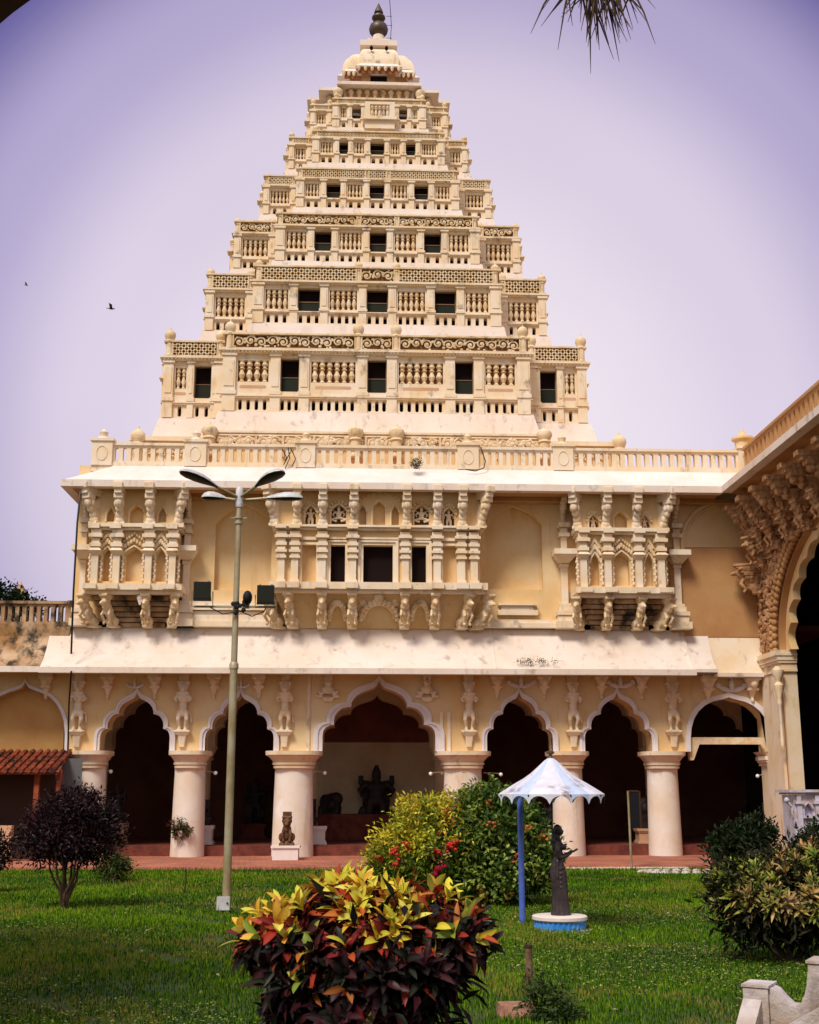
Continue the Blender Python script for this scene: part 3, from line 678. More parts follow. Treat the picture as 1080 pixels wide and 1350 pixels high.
# ---- right-hand bay with depressed arch and lintel
bx0, bx1 = A(879, 940).x, WX
ac = A(964, 985).x; ahw = (A(1024, 985).x-A(905, 985).x)/2; ah = A(964, 916).z-ZC
def dep(s, o=0): 
    L_ = [(1,0),(.995,.25),(.96,.45),(.88,.63),(.76,.77),(.60,.88),(.40,.955),(.2,.99),(0,1.04)]
    r_ = [(ac+x*ahw*s, ZC+z*(ah-(1-s)*ahw)) for x, z in L_]; l_ = [(2*ac-x, z) for x, z in r_[:-1]]; return r_+l_[::-1]
m = MB(); m.prism([[(bx0+.004, ZC), (bx0+.004, ZT+.2), (bx1, ZT+.2), (bx1, ZC)] + dep(.9)], FY+.003, FY+WALLT); rb = m.build('arcade_wall', 'plaster', palace)
t = MB(); o_, i_ = dep(1.0), dep(.9); n = len(o_)
t.add([(p[0], FY-.07, p[1]) for p in o_]+[(p[0], FY-.07, p[1]) for p in i_]+[(p[0], FY+.02, p[1]) for p in o_]+[(p[0], FY+.3, p[1]) for p in i_],
      sum([[(k,k+1,n+k+1,n+k),(2*n+k,2*n+k+1,k+1,k),(n+k,n+k+1,3*n+k+1,3*n+k)] for k in range(n-1)], []))
t.build('arch_trim', 'trim_white', rb); crest(964, 908, 1.1)
m = MB(); z_ = A(960, 980).z; m.box(ac-ahw*.93, ac+ahw*.9, FY+.1, FY+.4, z_-.03, z_+.22)
for s in (-1, 1): m.frus((ac+s*ahw*.86-.06, ac+s*ahw*.86+.06, FY+.1, FY+.4), (ac+s*ahw*.80-.2, ac+s*ahw*.80+.2, FY+.1, FY+.4), z_-.6, z_-.03)
m.build('lintel', 'carved', rb)
for px in (932, 990):
    p = A(px, 905); z = A(px, 926).z; s_ = (A(px, 888).z-z)/.86; inst(PB, 'pendant_bracket', palace, (p.x, FY, z+.1), (s_*.9, s_*.9, s_*.9))
# engaged pier at the corner
m = MB(); p = A(1031, 1000); m.box(p.x-.55, WX-.01, FY-.15, FY+.7, .1, ZC-.5)
po = m.build('corner_pier', 'plaster_light', palace)
c = MB(); c.box(p.x-.62, WX-.02, FY-.22, FY+.75, ZC-.5, ZC-.38); c.box(p.x-.72, WX-.01, FY-.32, FY+.8, ZC-.3, ZC-.16); c.frus((p.x-.64,WX-.015,-.24+FY,FY+.76),(p.x-.8,WX-.015,FY-.4,FY+.8),ZC-.16,ZC+.0); c.box(p.x-.68, WX-.02, FY-.28, FY+.75, ZC-.38, ZC-.3)
c.build('capital', 'plaster_light', po)
m = MB(); p = A(1026, 930); zz = A(1026, 985).z; hh = A(1026, 885).z-zz
m.lathe([(.06,0),(.07,.1*hh),(.05,.12*hh),(.06,.5*hh),(.10,.55*hh),(.06,.6*hh),(.16,.7*hh),(.17,.76*hh),(.08,.8*hh),(.10,.83*hh),(.2,.9*hh),(.2,.95*hh),(.08,1.0*hh)], (at(1027,930,FY-2.3).x, FY-2.42, zz*.985), 12); m.build('colonnette', 'plaster_light', palace)

# ---- left blind bay with its shed
LX0 = -26
lc = A(28, 985).x; lhw = A(90, 985).x-lc; lah = A(30, 900).z-ZC
def ldep(s):
    L_ = [(1,0),(.99,.25),(.95,.45),(.86,.60),(.74,.73),(.58,.83),(.40,.89),(.22,.93),(.08,.97),(0,1.06)]
    r_ = [(lc+x*lhw*s, ZC+z*(lah-(1-s)*lhw)) for x, z in L_]; l_ = [(2*lc-x, z) for x, z in r_[:-1]]; return r_+l_[::-1]
m = MB(); xr_ = A(88, 940).x-.004; m.prism([[(LX0, ZC-1.4), (LX0, ZT), (xr_, ZT), (xr_, ZC-1.4)]+[(lc+lhw*.93, ZC-1.4)]+ldep(.93)+[(lc-lhw*.93, ZC-1.4)]], FY+.003, FY+.6)
lb = m.build('blind_arch_wall', 'plaster', palace)
MB().box(LX0, xr_, FY+.35, FY+.55, .1, ZT-.2).build('blind_panel', 'ochre', lb)
t = MB(); o_, i_ = ldep(1.0), ldep(.93); n = len(o_)
t.add([(p[0], FY-.07, p[1]) for p in o_]+[(p[0], FY-.07, p[1]) for p in i_]+[(p[0], FY+.02, p[1]) for p in o_]+[(p[0], FY+.3, p[1]) for p in i_],
      sum([[(k,k+1,n+k+1,n+k),(2*n+k,2*n+k+1,k+1,k),(n+k,n+k+1,3*n+k+1,3*n+k)] for k in range(n-1)], []))
t.build('arch_trim', 'trim_white', lb)

# ---- lower chajja (steep curved lime-washed roof)
def chajja(x0, x1, yo, zw, ze, proj, wall_y, name, mat, par, lip=.18, hipL=False, hipR=False, curve=.25, ridges=()):
    n = 8; m = MB(); rows = []
    for i in range(n+1):
        t = i/n; y = wall_y - proj*t; z = zw+(ze-zw)*t - curve*math.sin(math.pi*t)
        rows.append((y, z))
    for i in range(n):
        (ya, za), (yb, zb) = rows[i], rows[i+1]
        xa0 = x0; xb0 = x0
        m.add([(x0, ya, za), (x1, ya, za), (x1, yb, zb), (x0, yb, zb)], [(0,1,2,3)])
        m.add([(x0, ya, za-.16), (x1, ya, za-.16), (x1, yb, zb-.16), (x0, yb, zb-.16)], [(3,2,1,0)])
        m.add([(x0, ya, za), (x0, yb, zb), (x0, yb, zb-.16), (x0, ya, za-.16)], [(0,1,2,3)])
        m.add([(x1, ya, za), (x1, yb, zb), (x1, yb, zb-.16), (x1, ya, za-.16)], [(0,1,2,3)])
        for rx in ridges: m.add([(rx-.05, ya, za+.01), (rx+.05, ya, za+.05), (rx+.05, yb, zb+.05), (rx-.05, yb, zb+.01)], [(0,1,2,3)])
    o = m.build(name, mat, par, sharp=50)
    e_ = MB(); e_.box(x0, x1, wall_y-proj-.10, wall_y-proj+.25, ze-lip, ze+.02); e_.build('eave_lip', 'limewash', o)
    return o
EY = FY-1.35
zc_w, zc_e = A(500, 829).z, at(500, 882, EY).z
xch = at(917, 870, EY).x
cl = xat(60, 850, FY-.7)
lower = chajja(cl, xch, 0, zc_w, zc_e, 1.35, FY, 'lower_eave', 'limewash', palace, ridges=[at(650, 850, FY-.7).x, at(905, 850, FY-.7).x])
# short hood bits at the right end (set back) and stained run at the left
chajja(xch+.003, at(943, 870, FY-.8).x, 0, zc_w-.1, zc_e+.06, 1.0, FY, 'lower_eave', 'limewash', palace, lip=.1)
chajja(at(943, 870, FY-.8).x+.003, WX-.02, 0, A(970, 838).z, at(970, 888, FY-.5).z, .5, FY, 'lower_eave', 'plaster_light', palace, lip=.12, curve=.05)
chajja(LX0, cl-.003, 0, zc_w-.03, zc_e+.02, 1.33, FY, 'lower_eave', 'stained', palace)
# soffit beams / shadow gap under the chajja
m = MB(); m.box(LX0, xch, FY-.28, FY-.003, zc_e-.02, zc_e+.35); m.build('eave_beam', 'plaster', palace)

# ---- upper wall
ZU0, ZU1 = zc_w-.4, A(500, 640).z+.6
UX0 = A(99, 760).x; UX1 = WX-.01
def panel(x0, x1, zb, zs, za): 
    c_ = (x0+x1)/2; return [(x0, zb), (x1, zb), (x1, zs), (x1-(x1-c_)*.25, zs+(za-zs)*.42), (x1-(x1-c_)*.55, zs+(za-zs)*.72), (c_, za), (x0+(c_-x0)*.55, zs+(za-zs)*.72), (x0+(c_-x0)*.25, zs+(za-zs)*.42), (x0, zs)]
pL = panel(A(282, 770).x, A(357, 770).x, A(300, 778).z, A(300, 691).z, A(318, 664).z)
pR = panel(A(641, 770).x, A(716, 770).x, A(680, 777).z, A(680, 691).z, A(679, 667).z)
wl = MB(); wl.prism([rect(UX0, UX1, ZU0, ZU1), pL, pR], FY, FY+.30); uw = wl.build('upper_wall', 'plaster', palace)
m = MB(); m.box(UX0, UX1, FY+.301, FY+.5, ZU0, ZU1); m.box(UX0, UX0+.5, FY+.501, FY+14, ZU0, ZU1); m.build('panel_backing', 'plaster', uw)
# far right blind arch with a string line
fa = MB(); fcx = A(952, 700).x; fh = A(1008, 720).x-fcx; f0 = A(952, 730).z; f1 = A(952, 662).z
pts = []
for i in range(25):
    a = math.pi*i/24; x = fcx+fh*math.cos(a); zz = f0+(f1-f0)*(math.sin(a)**.8)*(1-.06*abs(math.cos(a)))+ (.12*(1-abs(math.cos(a)))**6); pts.append((min(x, WX-.05), FY-.03, zz))
fa.tube(pts, .10, 6); fa.tube([(q[0]*.96+fcx*.04, q[1], q[2]-.14) for q in pts], .05, 6)
z_ = A(952, 721).z; fa.box(fcx-fh*.93, WX-.05, FY-.03, FY-.003, z_-.02, z_+.03)
fa.build('blind_arch_moulding', 'plaster', uw)
MB().box(A(884, 800).x, WX-.03, FY-.05, FY-.003, A(952,840).z, z_-.04).build('wall_skim', 'wing_plaster', uw)
# cornice courses at the foot of the upper wall
def courses(px0, px1, name='base_cornice'):
    x0, x1 = A(px0, 800).x, A(px1, 800).x; m = MB()
    for (ya, yb, pr_) in ((829, 822, .42), (821.5, 813, .30), (812, 808, .20), (807, 801, .34), (800.5, 795, .24)):
        m.box(x0, x1, FY-pr_, FY-.002, A(500, ya).z, A(500, yb).z)
    return m.build(name, 'plaster_light', uw)
courses(228, 366); 
m = MB(); x0, x1 = A(632, 820).x, A(738, 820).x; m.box(x0, x1, FY-.35, FY-.002, A(680,829).z, A(680,823).z); m.box(x0, x1, FY-.25, FY-.002, A(680,822.5).z, A(680,818).z); m.build('base_cornice', 'plaster_light', uw)
m = MB(); xa, xb = A(656, 800).x, A(707, 800).x
m.box(xa, xb, FY-.32, FY-.002, A(680,799.5).z, A(680,797).z); m.box(xa+.12, xb-.12, FY-.22, FY-.002, A(680,805).z, A(680,800).z); m.box(xa-.03, xb+.03, FY-.28, FY-.002, A(680,812).z, A(680,805.5).z); m.build('sill_block', 'plaster_light', uw)

# bracket kinds ---------------------------------------------------
def roof_bracket():            # S-shaped console with a crouching figure, 1.0 high, leans forward at the top
    m = MB(); m.box(-.16, .16, -1.0, 0, .84, 1.0); m.box(-.13, .13, -.9, 0, .72, .84); m.box(-.16, .16, -.80, -.4, .60, .73)
    m.prism([[(-.72,.60),(-.2,.60),(0,.70),(0,.0),(-.16,.0),(-.2,.2),(-.34,.34),(-.5,.42)]], -.11, .11, axis='X')
    m.ell((0, -.64, .52), (.15, .13, .13)); m.ell((0, -.46, .38), (.14, .13, .12)); m.ell((0, -.30, .24), (.15, .13, .12)); m.ell((0, -.22, .10), (.18, .16, .10))
    m.box(-.18, .18, -.32, 0, -.02, .06)
    for s in (-1, 1): m.ell((s*.13, -.5, .50), (.06, .08, .09))
    return fuse(m, 'plaster_light', .015, 1, 'roof_bracket')
RB = roof_bracket()
def lion():                    # seated/leaning lion console, 1.0 high, head under the slab at the front
    m = MB(); m.box(-.20, .20, -.85, 0, .93, 1.02); m.box(-.17, .17, -.78, 0, .86, .93)
    m.ell((0, -.66, .74), (.17, .19, .17)); m.ell((0, -.84, .69), (.09, .1, .08)); m.ell((-.14, -.62, .84), (.05, .05, .07)); m.ell((.14, -.62, .84), (.05, .05, .07)); m.ell((0, -.6, .62), (.2, .17, .16))
    m.ell((0, -.48, .46), (.17, .19, .22)); m.ell((0, -.32, .26), (.16, .2, .2)); m.ell((0, -.22, .14), (.2, .2, .13))
    for s in (-1, 1):
        m.tube([(s*.13, -.55, .52), (s*.17, -.66, .32), (s*.12, -.52, .10), (s*.12, -.6, .03)], [.07, .06, .05, .055], 6); m.ell((s*.17, -.26, .16), (.08, .17, .14))
    m.box(-.2, .2, -.35, 0, -.05, .04); m.ell((0, -.93, .66), (.06, .03, .03))
    return fuse(m, 'carved', .015, 1, 'lion_bracket')
LI = lion()
def deity(seated=False):       # small niche relief, 1.0 high
    m = MB(); m.ell((0, -.1, .86), (.075, .07, .09)); m.ell((0, -.08, .97), (.05, .05, .08)); m.ell((0, -.1, .62), (.13, .08, .17)); m.ell((0, -.1, .45), (.12, .08, .1))
    for s in (-1, 1):
        m.tube([(s*.12, -.1, .73), (s*.24, -.12, .6), (s*.18, -.16, .48)], [.045, .04, .035], 5); m.tube([(s*.1, -.06, .74), (s*.26, -.06, .82), (s*.27, -.06, .95)], [.04, .035, .035], 5)
        if seated: m.tube([(s*.08, -.12, .4), (s*.32, -.18, .3), (s*.08, -.22, .22)], [.08, .07, .06], 6)
        else: m.tube([(s*.07, -.1, .42), (s*.08, -.12, .2), (s*.07, -.12, .04)], [.075, .06, .05], 6)
    m.box(-.3 if seated else -.2, .3 if seated else .2, -.2, 0, 0, .08)
    return fuse(m, 'plaster_light', .022, 1, 'niche_figure')
DS, DT = deity(True), deity(False)

def pier_cap(m, x, y0, y1, z0, z1, w_):       # carved cluster post between bands
    H = z1-z0
    for i in range(5):
        a, b = z0+H*i/5, z0+H*(i+1)/5; q = [1.0, .72, 1.25, .8, 1.3][i]
        m.box(x-w_*q/2, x+w_*q/2, y0-.06*q, y1, a+.01, b-.01)
def oriel(name_lbl, pxs, L, proj, top_b, bot_b, pil, niches, windows, blanks, cusps, fig):
    """L: pixel rows (slab top, slab bottom, shaft bottom, shaft top, band bottom, band top, eave)"""
    x0, x1 = [A(p, 740, FY-proj).x for p in pxs]; Y = FY-proj
    zf = lambda py: at(500, py, Y).z
    body = MB(); hol = [rect(at(a, 745, Y).x, at(b, 745, Y).x, zf(769.5), zf(719)) for a, b in windows]
    hol += [rect(at(a, 745, Y).x, at(b, 745, Y).x, zf(769.5), zf(719)) for a, b in blanks]
    for (c_, w_, zb, zt) in cusps:
        xc = at(c_, 750, Y).x; ww = at(c_+w_, 750, Y).x-xc; hol.append(pointed(xc, 2*ww, zf(zb), zf(zt+9), zf(zt)))
    for (c_, w_, zb, zt, k) in niches:
        xc = at(c_, 680, Y).x; ww = at(c_+w_, 680, Y).x-xc; hol.append(pointed(xc, 2*ww, zf(zb), zf(zt+8), zf(zt)))
    body.prism([rect(x0+.12, x1-.12, zf(L['slab0']), zf(628))]+hol, Y, Y+.3)
    body.box(x0+.12, x0+.4, Y+.301, FY, zf(L['slab0']), zf(628)); body.box(x1-.4, x1-.12, Y+.301, FY, zf(L['slab0']), zf(628))
    o = body.build('oriel_balcony', 'plaster', palace)
    bk = MB(); bk.box(x0+.42, x1-.42, Y+.302, Y+.36, zf(L['slab0']), zf(700)) if not windows else None
    if windows:
        for a, b in blanks: bk.box(at(a, 745, Y).x-.1, at(b, 745, Y).x+.1, Y+.301, Y+.35, zf(771), zf(712))
    bk.box(x0+.42, x1-.42, Y+.3025, Y+.36, zf(699.5), zf(630)); bk.build('niche_backing', 'plaster', o)
    for a, b in windows:
        xa, xb = at(a, 745, Y).x, at(b, 745, Y).x
        f = MB(); 
        for q, (g, dy) in enumerate(((.20, .10), (.10, .05))):
            f.box(xa-g, xa-g+.1, Y-dy, Y, zf(769.5), zf(719)+g); f.box(xb+g-.1, xb+g, Y-dy, Y, zf(769.5), zf(719)+g); f.box(xa-g+.1, xb+g-.1, Y-dy, Y, zf(719)+g-.1, zf(719)+g)
        wo_ = f.build('window', 'plaster_light', o); MB().box(xa-.05, xb+.05, Y+.29, Y+.295, zf(769.5), zf(719)+.05).build('window_opening', 'void', o)
    for a, b in blanks:
        xa, xb = at(a, 745, Y).x, at(b, 745, Y).x; f = MB()
        f.box(xa-.1, xa, Y-.05, Y, zf(769.5), zf(719)+.08); f.box(xb, xb+.1, Y-.05, Y, zf(769.5), zf(719)+.08); f.box(xa, xb, Y-.05, Y, zf(719), zf(719)+.08); f.build('blank_panel', 'plaster_light', o)
    # mouldings
    c = MB()
    c.box(x0-.12, x1+.12, Y-.42, FY, zf(L['slab0']), zf(L['slab1'])); c.box(x0-.04, x1+.04, Y-.30, FY, zf(L['slab0'])-.12, zf(L['slab0'])-.003)
    c.box(x0, x1, Y-.22, FY, zf(L['band0']), zf(L['band0']-3)); c.box(x0-.08, x1+.08, Y-.32, FY, zf(L['band0']-3.3), zf(L['band1']))
    c.box(x0+.1, x1-.1, Y-.1, FY, zf(713), zf(709)) if windows else None
    for p in pil:
        x = at(p, 700, Y).x; c.box(x-.22, x+.22, Y-.55, Y-.421, zf(L['slab0'])+.02, zf(L['slab1'])-.02); c.box(x-.2, x+.2, Y-.42, Y-.321, zf(L['band0'])+.02, zf(L['band1'])-.03)
    c.build('oriel_moulding', 'plaster_light', o)
    for p in pil:
        x = at(p, 740, Y).x; s = MB()
        if windows:
            s.box(x-.13, x+.13, Y-.22, Y-.001, zf(L['slab1']), zf(738)); s.box(x-.17, x+.17, Y-.26, Y-.001, zf(L['slab1']), zf(766))
            for i, (pa, pb, q) in enumerate(((738,735,.19),(734.5,731,.15),(730.5,727,.21),(726.5,722,.15),(721.5,717.5,.20),(717,712,.15),(711.5,708,.24),(707.5,703,.18))): s.box(x-q, x+q, Y-.1-q, Y-.001, zf(pa), zf(pb))
        else:
            s.box(x-.12, x+.12, Y-.26, Y-.001, zf(L['slab1']), zf(736)); s.frus((x-.14,x+.14,Y-.28,Y-.001),(x-.24,x+.24,Y-.42,Y-.001), zf(736), zf(731)); s.frus((x-.24,x+.24,Y-.42,Y-.001),(x-.13,x+.13,Y-.26,Y-.001), zf(731), zf(726))
            s.box(x-.2, x+.2, Y-.34, Y-.001, zf(725.5), zf(721)); s.box(x-.14, x+.14, Y-.28, Y-.001, zf(720.5), zf(714)); s.box(x-.24, x+.24, Y-.38, Y-.001, zf(713.5), zf(709)); s.box(x-.18, x+.18, Y-.3, Y-.001, zf(708.5), zf(L['band0'])-.0)
            for sgn in (-1, 1):                              # carved creeper along the shaft
                for k in range(9): zz = zf(767-4*k); s.ell((x+sgn*(.19+.03*(k%2)), Y-.06, zz), (.06, .06, .07), 6, 4)
        s.build('pillar', 'plaster_light', o)
    # carved crest work over the cusped arches
    g = MB()
    for (c_, w_, zb, zt) in cusps:
        xc = at(c_, 730, Y).x; ww = at(c_+w_, 750, Y).x-xc; z0 = zf(zt)
        out = pointed(xc, 2*ww*1.18, zf(zt+12), zf(zt+9), zf(zt-3)); g.tube([(a, Y-.05, b) for a, b in out[1:]], .045, 5)
        for k in range(9):
            t = (k/8-.5)*2; zz = z0 + .25 - abs(t)*.28; g.ell((xc+t*ww*1.25, Y-.08, zz+.05), (.07, .07, .09), 6, 4); g.ell((xc+t*ww*1.05, Y-.07, zz+.30), (.06, .06, .07), 6, 4)
    if windows:
        for a, b in list(windows)+list(blanks):
            xa, xb = at(a, 745, Y).x, at(b, 745, Y).x; n = max(3, int((xb-xa)/.16))
            for k in range(n): g.ell((xa+(xb-xa)*(k+.5)/n, Y-.05, zf(711)), (.055, .05, .07), 6, 4)
    for (c_, w_, zb, zt, k) in niches:
        xc = at(c_, 680, Y).x; ww = at(c_+w_, 680, Y).x-xc
        out = pointed(xc, 2*ww*1.15, zf(zb), zf(zt+8), zf(zt-2)); g.tube([(a, Y-.03, b) for a, b in out[1:]]+[(out[0][0]-2*ww*1.15, Y-.03, out[0][1])], .04, 5)
        if k: 
            n = 9
            for j in range(n): a = math.pi*j/(n-1); g.ell((xc+ww*1.35*math.cos(a), Y-.05, zf(zt+8)+(zf(zt-4)-zf(zt+8))*math.sin(a)), (.06, .05, .06), 6, 4)
            me = DS if k == 2 else DT; h = zf(zt)-zf(zb); inst(me, 'niche_figure', o, (xc, Y+.22, zf(zb)+.02), (h*1.15*(1.0 if k == 2 else 1), h*1.3, h*.92))
            MB().box(xc-ww, xc+ww, Y+.28, Y+.29, zf(zb), zf(zt+3)).build('niche_backing', 'backing_shade', o)
    g.build('carved_crest', 'carved', o)
    # brackets carrying the eave, and lions below
    zt_, zb_ = at(500, 641, FY-.9-proj*.5).z, zf(L['band1'])
    for p, rz in top_b:
        x = at(p, 665, Y-.3).x; h = (zt_-zb_); inst(RB, 'roof_bracket', o, (x, Y+.05, zb_), (h*.72, h*.62, h), rz)
    for p, rz in bot_b:
        x = at(p, 800, Y).x; z0 = A(500, 829).z; h = zf(L['slab0'])-.13-z0; inst(LI, 'lion_bracket', o, (x, FY-.02, z0), (h*.78, (proj+.38)/.87, h*.99), rz)
    # corbelled underside
    u = MB(); n = 24 if windows else 6; zlo, zhi = A(500, 829).z, zf(L['slab0'])-.12
    for i in range(n):
        t = i/n; u.box(x0+.55*(1-t)+.05, x1-.55*(1-t)-.05, FY-.12-(proj-.05)*t**1.2, FY, zlo+(zhi-zlo)*t+.004, zlo+(zhi-zlo)*(i+1)/n-(.03 if not windows else -.003))
    u.build('corbel', 'stained' if not windows else 'plaster', o)
    return o
Lv = dict(slab0=782, slab1=774, band0=703, band1=695)
o1 = oriel('', (119, 239), Lv, .85, [(127,-.5),(157.8,0),(198.7,0),(232,.5)], [(125,-.45),(150,-.3),(192.5,0),(222,.25)], [126.7,155,197,228.5],
   [(146,5,691,673,0),(180.6,9,694,670,0),(214,5.5,691,673,0)], [], [], [(142,6.5,769,727),(177,11.5,769,726),(212,6.5,769,727)], 0)
o2 = oriel('', (760, 879), Lv, .85, [(765,-.5),(799,0),(839,0),(872,.5)], [(770,-.3),(802,0),(842,.1),(868,.45)], [768,800,840.5,870],
   [(782.6,6.5,696,676,1),(818,8.5,696,672,0),(850.6,5.5,696,676,1)], [], [], [(784,6,770,729),(819,11,770,727),(855,6,770,729)], 0)
Lc = dict(slab0=779, slab1=770, band0=700.5, band1=694.5)
o3 = oriel('', (361, 637), Lc, .95, [(365,-.5),(392,0),(426,0),(467,0),(536.5,0),(577,0),(610,0),(632,.5)], [(371,-.5),(388,-.2),(424.5,0),(464.5,0),(534,0),(574,0),(607,.3),(625,.55)],
   [371,389,425,465,534,576,608,624.5], [(409.6,7,694,668,1),(446.7,9.5,694,666,2),(478,5,694,667,0),(500,8,694,661,0),(521,5,694,667,0),(556,9.5,694,666,2),(592,7,694,669,1)],
   [(436,455),(479,518),(543,562)], [(398,417),(584,602)], [], 0)
# arched reliefs under the central balcony
m = MB()
for px, w_, h_ in ((445, 11, 16), (500, 24, 17), (554, 11, 16)):
    yy = FY-.55; c_ = at(px, 800, yy); ww = at(px+w_, 800, yy).x-c_.x; n = 13
    z0_, z1_ = A(500, 829).z, at(500, 779, FY-.95).z-.12; ys_ = lambda z: FY-.12-.9*max(0, min(1, (z-z0_)/(z1_-z0_)))**1.2-.09
    zz_ = lambda s_: at(px, 815, yy).z+(at(px, 812-h_, yy).z-at(px, 815, yy).z)*s_
    for k in range(n):
        a = math.pi*k/(n-1); m.ell((c_.x+ww*math.cos(a), ys_(zz_(math.sin(a))), zz_(math.sin(a))), (.11, .12, .11), 7, 5)
    m.tube([(c_.x+ww*.82*math.cos(math.pi*k/12), ys_(zz_(.85*math.sin(math.pi*k/12))), zz_(.85*math.sin(math.pi*k/12))) for k in range(13)], .05, 5)
for px in (479, 521):
    c_ = at(px, 792, FY-.7); m.ell(c_, (.22, .12, .22), 10, 6); m.ell((c_.x, c_.y-.1, c_.z), (.09, .08, .09))
c_ = at(500, 787, FY-.9); m.ell(c_, (.2, .2, .22)); m.build('arched_relief', 'carved', o3)
m = MB(); c_ = at(185, 788, FY-1.0); m.ell(c_, (.13, .1, .13), 10, 6); m.frus((c_.x-.03,c_.x+.03,c_.y-.04,c_.y+.04),(c_.x-.09,c_.x+.09,c_.y-.07,c_.y+.07), c_.z-.26, c_.z-.06); m.build('boss', 'limewash_clean', o1)
# scalloped arch edge above the triple niche
m = MB()
for k in range(15): a = math.pi*k/14; Y_ = FY-1.0; c_ = at(500, 672, Y_); m.ell((c_.x+.95*math.cos(a), Y_, c_.z+.62*math.sin(a)), (.06, .05, .07), 6, 4)
m.build('carved_crest', 'carved', o3)
# flanking pilasters beside the side oriels
def flank(px0, px1, mir=1):
    cx = A((px0+px1)/2, 760).x; hw = (A(px1, 760).x-A(px0, 760).x)/2; m = MB(); z = lambda py: A(500, py).z
    m.box(cx-hw*.55, cx+hw*.55, FY-.22, FY-.002, z(795), z(747)); m.box(cx-hw*.7, cx+hw*.7, FY-.28, FY-.002, z(747), z(742.5))
    m.frus((cx-hw*.8,cx+hw*.8,FY-.4,FY-.002),(cx-hw*1.8,cx+hw*1.8,FY-.7,FY-.002), z(742), z(733)); m.box(cx-hw*1.9, cx+hw*1.9, FY-.75, FY-.002, z(733)+.002, z(726))
    m.box(cx-hw*.5, cx+hw*.5, FY-.3, FY-.002, z(725.5), z(708)); m.box(cx-hw*.9, cx+hw*.9, FY-.45, FY-.002, z(707.5), z(703)); m.box(cx-hw*.6, cx+hw*.6, FY-.35, FY-.002, z(702.5), z(696)); m.box(cx-hw*.95, cx+hw*.95, FY-.5, FY-.002, z(695.5), z(690))
    for a, b, q, pr_ in ((829,820,1.7,.6),(819.5,812,1.35,.45),(811.5,806,1.5,.5),(805.5,799,1.1,.35),(798.5,795,.9,.3)): m.box(cx-hw*q, cx+hw*q, FY-pr_, FY-.003, z(a), z(b))
    o = m.build('flanking_pilaster', 'plaster_light', uw); zt_ = at(500, 641, FY-1).z; zb_ = z(690); inst(RB, 'roof_bracket', o, (cx, FY, zb_), ((zt_-zb_)*.6, (zt_-zb_)*.7, (zt_-zb_)))
flank(239, 254); flank(735, 751); flank(884, 899); flank(104, 117)

# ---- upper eave: sloping lime-washed chajja and thin slab edge
OY = FY-EV
xe0 = at(82, 640, OY).x; xe1 = WX-EV
ze = at(500, 637, OY).z; zw_ = at(500, 617, FY-.35).z
ev_ = MB()
Xr = WX
vs = [(xe0, OY, ze), (xe1, OY, ze), (Xr-.35, FY-.35, zw_), (xe0+1.7, FY-.35, zw_)]
ev_.add(vs, [(0,1,2,3)]); ev_.add([(xe0, OY, ze), (xe0+1.7, FY-.35, zw_), (xe0+1.7, FY+16, zw_), (xe0, FY+16, ze)], [(0,1,2,3)])
eo = ev_.build('upper_eave', 'limewash_clean', palace)
m = MB(); m.box(xe0-.05, xe1, OY-.06, OY+.3, ze-.24, ze+.01); m.box(xe0-.05, xe0+.3, OY+.301, FY+16, ze-.24, ze+.01); m.build('eave_lip', 'limewash', eo)
m = MB(); m.box(xe0+.3, xe1, OY+.301, FY+.02, ze-.20, ze-.08); m.box(xe0+.301, UX0+.2, FY+.021, FY+16, ze-.2, ze-.08); m.build('soffit', 'wing_plaster', eo)
m = MB(); m.box(xe0+.9, Xr, FY-.5, FY-.001, ze-.36, ze-.203); m.build('eave_beam', 'wing_plaster', eo)
# roof deck
MB().box(UX0, 40, FY-.34, FY+40, zw_-.5, zw_-.02).build('roof_deck', 'plaster', palace)
# ---- roof balustrade
BYf = FY-.35
def balus(x0, x1, y, z0, z1, n, par, mat='plaster_light', th=.22, axis='Y'):
    m = MB(); w_ = (x1-x0)/n; hz0, hz1 = z0+(z1-z0)*.17, z0+(z1-z0)*.80
    for k in range(n):
        a, b = x0+w_*k, x0+w_*(k+1); q = abs(w_)*.46
        m.prism([rect(min(a,b), max(a,b), z0, z1-.1), pill((a+b)/2, q, hz0, hz1, 7)], y, y+th, axis=axis)
    if axis == 'Y':
        m.box(x0, x1, y-.08, y+th+.08, z1-.1, z1); m.box(x0, x1, y-.05, y+th+.05, z0-.02, z0+.09)
    else:
        m.box(y-.08, y+th+.08, min(x0,x1), max(x0,x1), z1-.1, z1); m.box(y-.05, y+th+.05, min(x0,x1), max(x0,x1), z0-.02, z0+.09)
    return m.build('balustrade_panel', mat, par)
zp0, zp1 = A(500, 617, ).z, at(500, 588, BYf).z
zp0 = at(500, 617, BYf).z
piers = [135, 258, 403, 617, 742]
xs = [at(p, 600, BYf).x for p in piers]+[Xr-.25]
hw_ = [.38, .40, .36, .40, .38, .25]
bo_ = None
for x, h in zip(xs, hw_):
    bal = MB(); bal.box(x-h, x+h, BYf-.12, BYf+.32, zp0-.03, zp1+.04); bal.box(x-h-.06, x+h+.06, BYf-.18, BYf+.38, zp1+.04, zp1+.14)
    bal.lathe([(.26,0),(.22,.08),(.12,.12),(.14,.2),(.17,.28),(.07,.36),(.02,.44)], (x, BYf+.1, zp1+.14), 12)
    if x != xs[-1]: bal.tube([(x+.2*math.cos(a*.5236), BYf-.13, (zp0+zp1)/2+.28*math.sin(a*.5236)) for a in range(13)], .02, 4)
    if bo_ is None:
        bo_ = MB().box(xs[0]-.4, xs[-1]+.25, BYf-.06, BYf+.28, zp0-.25, zp0-.021).build('roof_balustrade', 'plaster_light', palace)
    bal.build('balustrade_pier', 'plaster_light', bo_)
